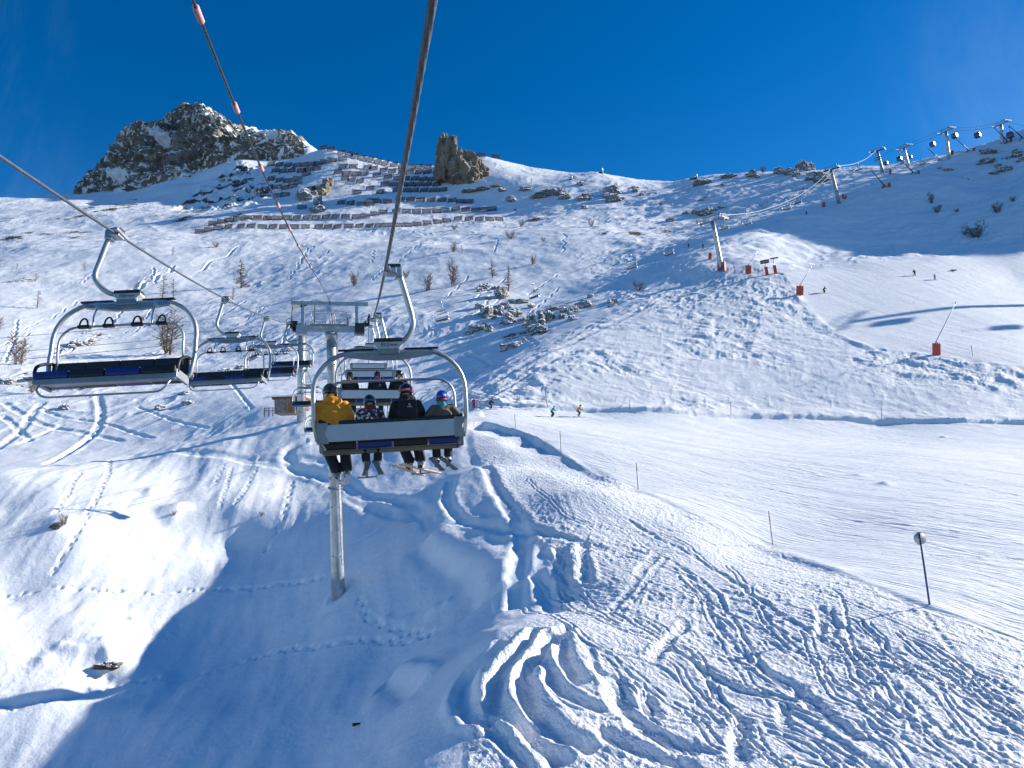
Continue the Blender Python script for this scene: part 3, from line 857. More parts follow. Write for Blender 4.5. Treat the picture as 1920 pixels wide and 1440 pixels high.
KIDS = {}


def copy_tree(o, parent=None):
    c = o.copy(); col.objects.link(c)
    if parent is not None:
        c.parent = parent
    for ch in list(o.children):
        copy_tree(ch, c)
    return c


def arc(c, r, a0, a1, n, ux=(1, 0, 0), uz=(0, 0, 1)):
    c, ux, uz = Vector(c), Vector(ux), Vector(uz)
    return [c + ux * (r * math.cos(a0 + (a1 - a0) * i / n)) + uz * (r * math.sin(a0 + (a1 - a0) * i / n)) for i in range(n + 1)]


def smoothpath(pts, n=8):
    """Catmull-Rom through the points"""
    P = [Vector(p) for p in pts]
    P = [P[0] * 2 - P[1]] + P + [P[-1] * 2 - P[-2]]
    out = []
    for i in range(1, len(P) - 2):
        for k in range(n):
            t = k / n
            a, b, c, d = P[i - 1], P[i], P[i + 1], P[i + 2]
            out.append(0.5 * ((2 * b) + (c - a) * t + (2 * a - 5 * b + 4 * c - d) * t * t + (3 * b - a - 3 * c + d) * t ** 3))
    out.append(P[-2])
    return out


# metals, plastics, cloth
STEEL = mat('galvanised_steel', (0.46, 0.48, 0.50), 0.42, 0.75, 0.10, 3.0, 0.0006, 30)
STEELD = mat('weathered_steel', (0.30, 0.32, 0.34), 0.5, 0.7, 0.14, 2.0, 0.0006, 30)
PALE = mat('pale_panel', (0.56, 0.60, 0.64), 0.5, 0.0, 0.05, 2.0)
WHITE = mat('white_paint', (0.78, 0.79, 0.80), 0.5, 0.0, 0.04, 3.0)
BLACK = mat('black_vinyl', (0.014, 0.015, 0.019), 0.5, 0.0, 0.2, 8.0, 0.0012, 60)
BLUE = mat('blue_vinyl', (0.012, 0.032, 0.21), 0.45, 0.0, 0.15, 8.0, 0.0012, 60)
DARK = mat('dark_metal', (0.05, 0.055, 0.06), 0.5, 0.5, 0.15, 4.0)
ROPE = mat('steel_rope', (0.075, 0.095, 0.125), 0.6, 0.0, 0.2, 30.0)
FROST = mat('frosted_rope', (0.72, 0.70, 0.66), 0.8, 0.0, 0.1, 8.0)
PINK = mat('pink_sleeve', (0.80, 0.42, 0.42), 0.6, 0.0, 0.08, 8.0)
RED = mat('red_pad', (0.55, 0.085, 0.045), 0.6, 0.0, 0.12, 2.0, 0.004, 12)
ORANGE = mat('orange_plastic', (0.75, 0.30, 0.08), 0.6, 0.0, 0.08, 4.0)
WOOD = mat('weathered_wood', (0.15, 0.085, 0.05), 0.85, 0.0, 0.25, 3.0, 0.01, 14)
BARK = mat('larch_bark', (0.10, 0.075, 0.058), 0.9, 0.0, 0.25, 5.0)
TWIG = mat('larch_twigs', (0.19, 0.138, 0.098), 0.9, 0.0, 0.22, 1.0)


# ------------------------------------------------------------------ the rocky peak at the back
def peak_sheet():
    ridge = [(119, 385, 590), (135, 369, 600), (167, 322, 615), (182, 318, 620), (205, 293, 625), (228, 252, 630), (246, 237, 632), (263, 225, 636), (287, 229, 640), (310, 223, 645), (325, 205, 648), (339, 190, 650), (357, 194, 650),
             (368, 191, 650), (386, 198, 648), (409, 211, 642), (450, 232, 632), (473, 237, 626), (508, 249, 616), (546, 251, 600), (578, 272, 580)]
    face = [(150, 372, 575), (217, 350, 566), (246, 350, 562), (304, 331, 562), (362, 322, 562), (421, 313, 562), (450, 299, 566), (494, 302, 562), (555, 292, 560),
            (185, 345, 590), (250, 290, 600), (330, 262, 606), (330, 300, 582), (400, 260, 605), (400, 295, 580), (480, 270, 596)]
    apron = [(150, 388, 520), (250, 382, 505), (330, 352, 520), (441, 309, 534), (385, 338, 535), (490, 325, 530), (420, 352, 500), (398, 396, 452), (460, 362, 482), (365, 372, 490), (520, 345, 495), (330, 392, 455), (560, 320, 520)]
    sink = [(60, 430, 450), (100, 425, 430), (200, 440, 420), (300, 450, 420), (400, 452, 412), (500, 452, 412), (620, 440, 420), (640, 340, 540), (640, 400, 470), (660, 330, 580), (60, 420, 560), (60, 440, 640)]
    back = [(x, y + 150, 780) for x, y, z in ridge[::3]] + [(640, 380, 700), (600, 350, 640)]
    f = RBF(ridge + face + apron + sink + back, 1e-5)
    nx, nz = 470, 860
    cx = np.linspace(66, 650, nx); cl = np.concatenate([np.linspace(math.log(418), math.log(548), 160, endpoint=False), np.linspace(math.log(548), math.log(662), 640, endpoint=False), np.linspace(math.log(662), math.log(770), 60)])
    gx, gl = np.meshgrid(cx, cl)
    py = f(gx, gl)
    P = W(gx, py, np.exp(gl))
    Xa, Ya, Ha = P[..., 0], P[..., 1], P[..., 2].copy()
    inside = lambda poly, s: 1 - sstep(-s, s, poly_sdf(poly, gx, py))
    front = 1 - sstep(655, 690, np.exp(gl))
    facem = inside([(p[0], p[1] - 6) for p in ridge] + [(560, 300), (494, 306), (450, 303), (421, 317), (362, 328), (304, 338), (246, 358), (217, 356), (128, 378)], 7) * front
    facem = np.maximum(facem, sstep(596, 612, np.exp(gl)) * inside([(119, 390), (180, 300), (330, 170), (420, 190), (600, 262), (600, 330), (119, 420)], 5))
    spur = inside([(441, 305), (380, 345), (327, 392), (392, 402), (440, 400), (480, 392), (523, 352), (500, 325)], 8) * front
    low = inside([(165, 380), (200, 372), (262, 372), (250, 400), (170, 410)], 8) * front
    # crags: noise over the face plane, strata dipping to the right
    a, b = Xa * 0.94 + Ha * 0.34, -Xa * 0.34 + Ha * 0.94
    big = fbm(a / 45, b / 45, 3, 201); crag = ridged(a / 26, b / 12, 4, 203); small = ridged(a / 7, b / 4, 3, 207)
    rk = np.maximum(facem, 0.8 * spur)
    Ya = Ya - rk * (16 * big + 15 * (crag - 0.5) + 5.0 * (small - 0.5))
    Ha = Ha + rk * (1.0 * big + 3.0 * (crag - 0.5) + 1.6 * (small - 0.45)) * sstep(0, 1, rk)
    Ha += (1 - rk) * 1.2 * fbm(Xa / 18, Ya / 18, 3, 211)
    # keep the skyline of the ridge
    tgt = np.interp(cx, [p[0] for p in ridge], [p[1] for p in ridge])
    _, yv, _z = proj(np.stack([Xa, Ya, Ha], -1))
    cur = yv.min(0); zi = np.exp(gl)[np.argmin(yv, 0), np.arange(nx)]
    dlt = np.where((cx > 125) & (cx < 585), cur - tgt + 2.2 * vnoise(cx / 5.0, cx * 0, 231) + 1.5 * vnoise(cx / 2.2, cx * 0, 233), 0)
    Ha += (dlt * zi / FPX)[None, :] * sstep(568, 640, np.exp(gl))
    # where rock is bare: steep ground, less on the ledges
    dz = np.gradient(Ha, axis=0) / (np.gradient(Ya, axis=0) + 1e-6)
    ledge = fbm(a / 11, b / 1.9, 4, 213); patch = fbm(a / 50, b / 30, 3, 217); strk = ridged(a / 15, b / 3.0, 4, 223, 0.6); strk2 = ridged(a / 6, b / 2.2, 3, 225, 0.6); fine = fbm(a / 4, b / 1.6, 3, 215)
    snowy = inside([(386, 195), (450, 228), (546, 250), (560, 292), (470, 262), (420, 240), (340, 215), (360, 190)], 12)
    gully = inside([(270, 236), (318, 232), (314, 262), (292, 262)], 7) + inside([(200, 312), (235, 322), (262, 340), (215, 345)], 6) * 0.8
    val = facem * (1.05 + 0.35 * patch - 0.85 * sstep(0.52, 0.72, strk) - 0.55 * sstep(0.54, 0.74, strk2) - 0.34 * snowy - 0.9 * gully)
    val = np.maximum(val, spur * (0.50 + 0.55 * fbm(a / 12, b / 7, 4, 219)))
    val = np.maximum(val, low * (0.42 + 0.6 * fbm(Xa / 10, Ya / 10, 4, 221)))
    me = grid_mesh("mountain", Xa, Ya, Ha, {'rock': val, 'groom': np.zeros_like(Xa), 'rough': np.zeros_like(Xa)})
    me.materials.append(snow_material("peak_rock_and_snow", (0.085, 0.078, 0.070), (0.34, 0.305, 0.265), 0.16, 0.22, 0.9))
    structure("mountain", me, "jagged grey rock peak streaked with snow")


peak_sheet()

# ------------------------------------------------------------------ rocks
from mathutils import noise as mnoise


def rock_material(name, lo, hi, snow=0.62, sc=0.5):
    m = bpy.data.materials.new(name); m.use_nodes = True
    nt = m.node_tree; N = nt.nodes; L = nt.links; b = N['Principled BSDF']
    b.inputs['Roughness'].default_value = 0.9
    geo = N.new('ShaderNodeNewGeometry')
    n1 = N.new('ShaderNodeTexNoise'); n1.inputs['Scale'].default_value = sc; n1.inputs['Detail'].default_value = 8; n1.inputs['Roughness'].default_value = 0.7
    L.new(geo.outputs['Position'], n1.inputs['Vector'])
    r = N.new('ShaderNodeValToRGB'); r.color_ramp.elements[0].position = 0.32; r.color_ramp.elements[1].position = 0.68
    r.color_ramp.elements[0].color = (*lo, 1); r.color_ramp.elements[1].color = (*hi, 1)
    L.new(n1.outputs['Fac'], r.inputs['Fac'])
    sx = N.new('ShaderNodeSeparateXYZ'); L.new(geo.outputs['Normal'], sx.inputs[0])
    n2 = N.new('ShaderNodeTexNoise'); n2.inputs['Scale'].default_value = sc * 2.5; n2.inputs['Detail'].default_value = 4
    L.new(geo.outputs['Position'], n2.inputs['Vector'])
    ma = N.new('ShaderNodeMath'); ma.operation = 'MULTIPLY_ADD'; L.new(n2.outputs['Fac'], ma.inputs[0]); ma.inputs[1].default_value = 0.6; L.new(sx.outputs['Z'], ma.inputs[2])
    gt = N.new('ShaderNodeMath'); gt.operation = 'GREATER_THAN'; L.new(ma.outputs[0], gt.inputs[0]); gt.inputs[1].default_value = snow + 0.3
    mx = N.new('ShaderNodeMix'); mx.data_type = 'RGBA'; L.new(gt.outputs[0], mx.inputs['Factor']); L.new(r.outputs['Color'], mx.inputs['A']); mx.inputs['B'].default_value = (0.86, 0.88, 0.91, 1)
    L.new(mx.outputs['Result'], b.inputs['Base Color'])
    bp = N.new('ShaderNodeBump'); bp.inputs['Distance'].default_value = 0.25 / sc * 0.5; bp.inputs['Strength'].default_value = 0.8; L.new(n2.outputs['Fac'], bp.inputs['Height']); L.new(bp.outputs['Normal'], b.inputs['Normal'])
    return m


ROCKB = rock_material('brown_cliff_rock', (0.10, 0.078, 0.055), (0.34, 0.27, 0.195), 0.62, 0.22)
ROCKG = rock_material('grey_outcrop_rock', (0.07, 0.066, 0.062), (0.36, 0.33, 0.29), 0.46, 0.8)
STONE = rock_material('dark_stone', (0.05, 0.042, 0.034), (0.14, 0.115, 0.09), 0.95, 3.0)


def lump(mb, c, size, seed, sub=4, rough=0.35, lean=(0, 0, 0), block=0.0):
    bm = bmesh.new()
    bmesh.ops.create_icosphere(bm, subdivisions=sub, radius=1.0)
    off = Vector((seed * 3.7, seed * 1.3, seed * 5.1))
    V = []
    for v in bm.verts:
        p = v.co.copy()
        if block > 0:
            m = max(abs(p.x), abs(p.y), abs(p.z)); p = p * ((1 - block) + block / m)
        d = mnoise.fractal(p * 1.3 + off, 0.9, 2.1, 5) * rough
        q = mnoise.voronoi(p * 1.7 + off)[0]
        d += (q[1] - q[0] - 0.3) * rough * 0.7
        p = p * (1 + d)
        p = Vector((p.x * size[0], p.y * size[1], p.z * size[2])) + Vector(lean) * (p.z)
        V.append(p + Vector(c))
    bm.verts.ensure_lookup_table()
    F = [[v.index for v in f.verts] for f in bm.faces]
    bm.free()
    mb.add(V, F, False)


# the tower of rock on the ridge
c = V3(872, 352, 438)
t = MB()
s = 438 / FPX
lump(t, (0, 0, 30 * s), (22 * s, 20 * s, 62 * s), 3, 6, 0.22, (-5 * s, 0, 0), 0.25)
t2 = MB()
base = ground(868, 446)
for (px, py, w_, h_, sd, bl) in [(838, 296, 19, 42, 3, 0.12), (845, 280, 13, 27, 17, 0.1), (872, 325, 32, 36, 8, 0.28), (899, 332, 20, 28, 5, 0.15), (827, 322, 14, 22, 12, 0.1), (852, 352, 20, 12, 21, 0.1), (892, 352, 30, 11, 31, 0.0), (858, 296, 12, 18, 25, 0.1)]:
    p = V3(px, py, 436)
    lump(t2, p - base, (w_ * s, w_ * s * 0.9, h_ * s), sd, 6, 0.42, (0, 0, 0), bl)
o = t2.build('rock_tower', ROCKB)
o.location = base
tag(o, 'tall pale brown rock tower standing on the skyline beside the barrier rows', 'rock')


def outcrop(label, lumps, m=ROCKG, cat='rock', name='rock_outcrop', group=None, deep=0.75):
    """rock showing through the snow: lumps are (px, py, width px, height px)"""
    pts = [hit(l[0], l[1]) for l in lumps]
    b = sum(pts, Vector()) / len(pts)
    root = thing(name, label, cat, b, None, group) if len(lumps) > 1 else None
    for i, ((px, py, w_, h_), p) in enumerate(zip(lumps, pts)):
        mb = MB()
        z = zof(p); k = z / FPX
        lump(mb, p - b + Vector((0, 0.05 * h_ * k, 0.10 * h_ * k)), (w_ * 0.66 * k, max(w_, h_) * 0.5 * k, h_ * 0.80 * k), px * 0.13 + i, 3 if w_ < 14 else 4, 0.42, (0, h_ * 0.25 * k, 0), 0.15)
        o = mb.build('rock_face' if root else name, m, root)
    if not root:
        o.location = b
        tag(o, label, cat, group)


def zl(L, ox, oy, sc):
    return [(ox + a / sc, oy + b / sc, c / sc, d / sc) for a, b, c, d in L]


outcrop('broad broken grey cliff band below the larches, right of the near chairs', zl([(250, 370, 110, 80), (350, 470, 120, 160), (460, 430, 130, 130), (510, 240, 110, 160), (600, 550, 130, 140), (660, 470, 130, 110), (770, 540, 110, 70), (890, 540, 110, 130), (985, 560, 110, 150),
        (1085, 510, 90, 140), (920, 650, 160, 110), (990, 460, 80, 90), (870, 365, 80, 60), (760, 300, 130, 50), (600, 380, 90, 60), (690, 420, 90, 60), (430, 500, 60, 60), (800, 600, 60, 60), (1040, 640, 60, 60), (640, 300, 80, 50), (560, 330, 70, 50)], 860, 520, 6.4))
outcrop('slanting dark rock rib climbing right from the cliff band', zl([(1250, 490, 90, 70), (1300, 440, 110, 100), (1390, 410, 90, 80), (1520, 350, 130, 100), (1360, 510, 100, 60), (1430, 340, 70, 50), (1160, 385, 160, 40), (1580, 240, 70, 50)], 860, 520, 6.4))
outcrop('low flat grey slab lying at the foot of the cliff band', zl([(590, 855, 140, 80), (700, 830, 130, 70), (780, 770, 40, 60)], 860, 520, 6.4))
outcrop('grey boulder with snowy top at the lower left of the cliff band', zl([(240, 620, 180, 90), (120, 680, 80, 60), (370, 640, 80, 70)], 860, 520, 6.4))
outcrop('small dark ring of rock with snow in its middle', zl([(1810, 310, 50, 70), (1850, 345, 80, 36), (1890, 300, 40, 60), (1850, 278, 70, 26)], 860, 520, 6.4))
outcrop('scatter of small dark stones at the top of the cliff band', zl([(300, 130, 110, 60), (360, 100, 80, 40), (250, 170, 60, 70), (430, 140, 60, 40), (360, 250, 80, 26)], 860, 520, 6.4))
outcrop('pair of stacked brown rock pillars under the snowy saddle', zl([(310, 640, 110, 70), (320, 715, 110, 70), (270, 690, 60, 60)], 1080, 220, 4.571))
outcrop('blunt brown boulder left of the rock pillars', zl([(100, 690, 70, 60), (60, 715, 70, 36), (40, 580, 60, 40)], 1080, 220, 4.571))
outcrop('small brown rock right of the rock pillars', zl([(510, 635, 50, 40), (560, 668, 40, 26), (500, 605, 60, 18)], 1080, 220, 4.571))
outcrop('dark rock knot just behind the padded chairlift pylon head', zl([(1090, 835, 120, 60), (1010, 825, 40, 40), (945, 825, 50, 24), (1200, 795, 40, 26), (1240, 780, 60, 20), (1130, 800, 70, 40)], 1080, 220, 4.571))
outcrop('single dark triangular rock on the shaded slope left of the padded pylon', zl([(810, 890, 60, 36)], 1080, 220, 4.571))
outcrop('flat dark rocks just below the small white mast on the skyline', zl([(1080, 570, 120, 40), (1010, 530, 60, 18), (1110, 705, 50, 30), (1065, 715, 26, 18)], 1080, 220, 4.571))
outcrop('low dark rocks on the skyline between the mast and the bushes', zl([(1300, 518, 100, 30), (1260, 585, 30, 18)], 1080, 220, 4.571))
outcrop('rounded grey rock on the skyline left of the two bushes', zl([(1510, 505, 90, 50), (1560, 520, 40, 20)], 1080, 220, 4.571))
outcrop('long dark crag on the skyline under the right bush', zl([(1760, 480, 90, 60), (1840, 485, 100, 66), (1890, 500, 60, 50)], 1080, 220, 4.571))
outcrop('tall dark rock stump on the skyline left of the chairlift pylons', [(1506, 322, 16, 26), (1517, 320, 16, 22), (1530, 334, 30, 14), (1546, 340, 24, 10)], deep=1)
outcrop('band of brown rocks in the snow right of the rock tower', [(1024, 366, 36, 8), (1048, 364, 22, 14), (1010, 370, 24, 7), (1060, 372, 18, 8), (985, 356, 18, 5)])
outcrop('small brown boulder below the rock tower, right of the barriers', [(958, 376, 16, 10), (941, 358, 12, 7)])
outcrop('brown crag at the right end of the rock band under the saddle', [(1100, 373, 18, 12), (1096, 391, 11, 9)])
outcrop('dark rocks highest on the right hillside beside the last gondola pylon', [(1853, 287, 22, 7), (1842, 284, 10, 5)])
outcrop('dark rounded rock below the highest rocks of the right hillside', [(1851, 304, 22, 9), (1838, 308, 10, 4)])
outcrop('broken dark rocks lowest on the right hillside', [(1870, 313, 12, 8), (1881, 320, 18, 10), (1889, 315, 12, 7), (1862, 326, 14, 4)])
outcrop('dark rocks cut by the right edge of the picture', [(1911, 292, 18, 9), (1904, 285, 10, 6), (1919, 300, 14, 8)])
outcrop('small snow dusted rocks under the tilted snow lances', [(1781, 319, 10, 6), (1772, 320, 8, 5), (1762, 316, 6, 4)])
outcrop('dark flat boulder at the left edge below the leftmost larch', [(13, 717, 26, 9)])
outcrop('brown boulder under the near empty chair seat, left of the long ledge', [(214, 696, 24, 8)])
outcrop('long brown rock ledge under the near empty chair', [(300, 688, 26, 10), (325, 685, 34, 7), (290, 683, 14, 8)])
outcrop('brown rock between the first and second empty chairs', [(423, 697, 18, 7), (452, 690, 16, 8), (436, 694, 8, 4)])
outcrop('dark stones seen through the frame of the near empty chair', [(152, 646, 30, 7), (135, 652, 14, 8), (120, 656, 10, 4), (172, 642, 10, 9)])
outcrop('dark weathered log and rock left of the near empty chair', [(66, 711, 30, 5), (50, 701, 10, 3)])
outcrop('brown grassy rock knobs below the near empty chair', [(300, 766, 16, 8), (345, 740, 16, 8), (352, 757, 16, 7), (120, 768, 14, 12)])
outcrop('brown leaning rock spire between the barrier rows', zl([(185, 440, 60, 70), (160, 490, 60, 80)], 560, 220, 3.4286), ROCKB)
outcrop('grey rock tooth standing in the lower barrier rows', zl([(118, 570, 40, 90), (130, 605, 60, 50), (95, 600, 40, 40)], 560, 220, 3.4286))
outcrop('dark rock hump above the rock tooth among the barriers', zl([(60, 520, 110, 60), (20, 500, 60, 30)], 560, 220, 3.4286))
outcrop('small brown rocks at the foot of the rock tower', [(905, 356, 20, 6), (880, 360, 22, 5), (930, 350, 14, 4)], ROCKB)
outcrop('snow capped stone poking out of the far bank of the stream', [(105, 988, 16, 7)], STONE, deep=0.6)
outcrop('dark wet stone in a hole in the snow over the stream', [(205, 1249, 32, 8)], STONE, deep=0.6)

# ------------------------------------------------------------------ larches and shrubs
def twig(mb, a, b, w, rnd):
    a, b = Vector(a), Vector(b); d = (b - a)
    s = d.cross(Vector((rnd.uniform(-1, 1), rnd.uniform(-1, 1), rnd.uniform(-1, 1))))
    if s.length < 1e-6:
        return
    s.normalize(); s *= w * 0.5
    t_ = d.normalized().cross(s)
    mb.add([a + s, a - s * 0.5 + t_ * 0.9, a - s * 0.5 - t_ * 0.9, b], [(0, 1, 3), (1, 2, 3), (2, 0, 3)], False)


def make_tree(kind, seed):
    """unit height; returns (trunk mesh, crown mesh)"""
    rnd = random.Random(seed)
    tr, cr = MB(), MB()
    stems = {'larch': 1, 'thin': 1, 'multi': 4, 'bush': 7}[kind]
    for si in range(stems):
        a = rnd.uniform(0, 6.28)
        sp = 0.0 if stems == 1 else rnd.uniform(0.03, 0.10)
        H = 1.0 if stems == 1 else rnd.uniform(0.7, 1.0)
        lean = 0.03 if stems == 1 else (0.16 if kind == 'multi' else 0.42)
        b0 = Vector((math.cos(a) * sp, math.sin(a) * sp, -0.06)); top = Vector((math.cos(a) * (sp + lean * H), math.sin(a) * (sp + lean * H), H))
        path = [b0.lerp(top, k / 6) + Vector((rnd.uniform(-1, 1), rnd.uniform(-1, 1), 0)) * 0.012 * (k % 6 > 0) for k in range(7)]
        r0 = {'larch': 0.024, 'thin': 0.022, 'multi': 0.019, 'bush': 0.014}[kind]
        tr.tube(path, [r0 * (1 - 0.88 * k / 6) for k in range(7)], 6)
        nb = {'larch': 78, 'thin': 46, 'multi': 36, 'bush': 30}[kind]
        wid = {'larch': 0.27, 'thin': 0.20, 'multi': 0.24, 'bush': 0.26}[kind]
        for j in range(nb):
            h = 0.10 + 0.88 * (j + rnd.random()) / nb
            i = min(5, int(h * 6)); p = path[i].lerp(path[i + 1], h * 6 - i)
            ang = rnd.uniform(0, 6.28)
            L = wid * ((1 - h) * 0.95 + 0.14) * rnd.uniform(0.55, 1.15) if kind == 'larch' else wid * (math.sin(min(1, h + 0.15) * 2.6) * 0.8 + 0.18) * rnd.uniform(0.5, 1.2)
            up_ = rnd.uniform(-0.05, 0.25) if kind in ('larch', 'thin') else rnd.uniform(0.2, 0.9)
            d = Vector((math.cos(ang), math.sin(ang), up_))
            q = p + d * L + Vector((0, 0, 0.10 * L))
            twig(cr, p, q, 0.017, rnd)
            for m_ in range({'larch': 12, 'thin': 12, 'multi': 13, 'bush': 11}[kind]):
                f = rnd.uniform(0.2, 1.0)
                s_ = p.lerp(q, f)
                dd = (d * 0.6 + Vector((rnd.uniform(-1, 1), rnd.uniform(-1, 1), rnd.uniform(-0.5, 0.7)))).normalized() * L * rnd.uniform(0.15, 0.38)
                twig(cr, s_, s_ + dd, 0.013, rnd)
    t_ = tr.build('trunk', BARK); c_ = cr.build('crown', TWIG)
    tm, cm = t_.data, c_.data
    bpy.data.objects.remove(t_); bpy.data.objects.remove(c_)
    return tm, cm


VAR = {(k, i): make_tree(k, 31 * i + len(k)) for k in ('larch', 'thin', 'multi', 'bush') for i in range(3)}


def tree(px, py, hpx, kind, label, wide=1.0, group='bare larches on the far slope'):
    p = hit(px, py); z = zof(p)
    h = hpx * z / FPX * 1.04
    name = 'larch_tree' if kind != 'bush' else 'shrub'
    t = thing(name, label, 'tree' if kind != 'bush' else 'shrub', p, None, group)
    t.rotation_euler.z = (px * 0.37) % 6.28
    t.scale = (h * wide, h * wide, h)
    tm, cm = VAR[(kind, int(px + py) % 3)]
    for nm, me in (('trunk', tm), ('crown', cm)):
        o = bpy.data.objects.new(nm, me); col.objects.link(o); o.parent = t
    return t


for a in [
    (452, 540, 55, 'larch', 'tall conical bare larch on the knoll left of the pylon', 1.1), (305, 561, 46, 'thin', 'taller slim larch above the frame of the near empty chair', 1.0), (325, 557, 34, 'thin', 'shorter slim larch just right of a taller slim one'),
    (255, 558, 27, 'thin', 'small thin larch directly over the number plate of the near empty chair'), (436, 563, 27, 'thin', 'pale small larch under the rope beside the second empty chair grip'),
    (69, 578, 33, 'thin', 'leaning grey larch at the edge of the blue shade, far left'), (315, 664, 80, 'multi', 'largest bare larch clump, seen through the near empty chair', 1.05), (34, 683, 58, 'multi', 'wide bare larch clump at the left edge above the cables', 0.9),
    (-3, 618, 30, 'multi', 'bare larch half cut by the left picture edge'), (324, 479, 17, 'thin', 'tiny larch alone on the lit knoll'), (849, 537, 48, 'multi', 'twin stemmed bare larch on the slope right of the pylon', 0.75), (802, 545, 36, 'multi', 'rounded bare larch left of the twin stemmed larch', 0.8),
    (924, 521, 35, 'larch', 'straight reddish larch above the cliff band', 1.1), (954, 546, 48, 'larch', 'bare larch rooted on top of the cliff band', 0.95),
    (665, 536, 25, 'bush', 'brown bush behind the beam of the near pylon', 1.0), (1000, 496, 18, 'multi', 'small bare larch right of the straight reddish larch', 1.0), (850, 472, 19, 'multi', 'dense small larch above the twin stemmed larch', 1.1), (866, 475, 16, 'thin', 'thin small larch touching a denser one above the twin stemmed larch', 1.1),
]:
    tree(*a)
for a in [
    (1746, 381, 21, 'multi', 'upper dark shrub on the right hillside', 0.9), (1757, 399, 15, 'bush', 'small shrub below the upper dark shrub', 1.2), (1871, 399, 20, 'bush', 'dark shrub near the right edge of the hillside', 1.0), (1833, 446, 30, 'bush', 'largest dark bush low on the right hillside', 1.3),
    (1809, 440, 11, 'bush', 'faint twiggy shrub left of the largest dark bush', 1.0), (1794, 398, 8, 'bush', 'tiny shrub between the two upper hillside shrubs', 1.1), (1899, 378, 10, 'bush', 'tiny shrub nearest the right picture edge', 1.1), (1431, 324, 14, 'bush', 'round bush on the skyline left of the crag', 1.0),
    (1465, 320, 15, 'multi', 'pale bush on top of the skyline crag', 1.3), (1155, 352, 11, 'multi', 'thin shrub on top of the rock pillars', 1.0), (1239, 386, 8, 'bush', 'tiny dark shrub on the shaded slope below the saddle', 1.0), (1196, 545, 18, 'bush', 'wide brown twiggy bush on the lit bank below the second chairlift', 1.3),
    (1109, 425, 13, 'bush', 'dark scrub under the brown rock on the shaded slope', 0.9), (957, 448, 15, 'bush', 'brown shrub on the sunny slope below the barriers', 1.2), (978, 425, 11, 'bush', 'small shrub right of the lowest barrier row', 1.0), (852, 431, 11, 'bush', 'grassy shrub just under the lowest barrier row', 1.0),
    (1018, 453, 9, 'bush', 'tiny brown shrub right of the sunny slope shrub', 1.0), (761, 521, 14, 'bush', 'pale shrub right of the front hanger arm', 1.0), (159, 506, 14, 'thin', 'tiny shrub in the shade left of the rope', 1.2), (66, 528, 16, 'thin', 'small dark larch in the blue shade, far left', 1.4), (32, 505, 12, 'thin', 'tiny pale shrub in the shade at the far left', 1.2),
    (405, 464, 11, 'bush', 'small bush on the knoll above the conical larch', 1.2), (265, 604, 13, 'bush', 'small bush inside the top of the near empty chair frame', 1.0), (60, 738, 26, 'bush', 'thin leafless bush left of the near empty chair seat', 0.7), (548, 576, 20, 'thin', 'thin shrub left of the pylon gantry', 1.0),
    (997, 344, 11, 'thin', 'tiny shrub on the snowy shoulder right of the rock tower', 1.2), (118, 985, 22, 'bush', 'leafless twigs beside the snow capped stone', 0.8), (327, 966, 9, 'bush', 'grass tuft on a snow mound across the stream', 1.0), (490, 968, 9, 'bush', 'grass tuft in the shade across the stream', 1.0),
]:
    tree(*a, group='bare shrubs on the slopes')

# ------------------------------------------------------------------ avalanche barriers
def barrier_mesh():
    b = MB()
    w, h = 4.5, 3.1
    ln = math.tan(R(14))
    for k in range(9):
        x = -w / 2 + 0.18 + k * (w - 0.36) / 8
        b.bar((x, 0, -0.4), (x, h * ln, h), 0.24, 0.09, (0, -1, 0.3))
    for z in (0.35, 1.25, 2.15, 2.85):
        b.bar((-w / 2, z * ln + 0.10, z), (w / 2, z * ln + 0.10, z), 0.16, 0.24)
    for x in (-1.5, 1.5):
        b.bar((x, 0.75, 2.4), (x, -1.6, -0.9), 0.2, 0.2)
    o = b.build('avalanche_barrier', mat('rusty_brown_timber', (0.085, 0.060, 0.056), 0.85, 0.1, 0.25, 0.6))
    return o


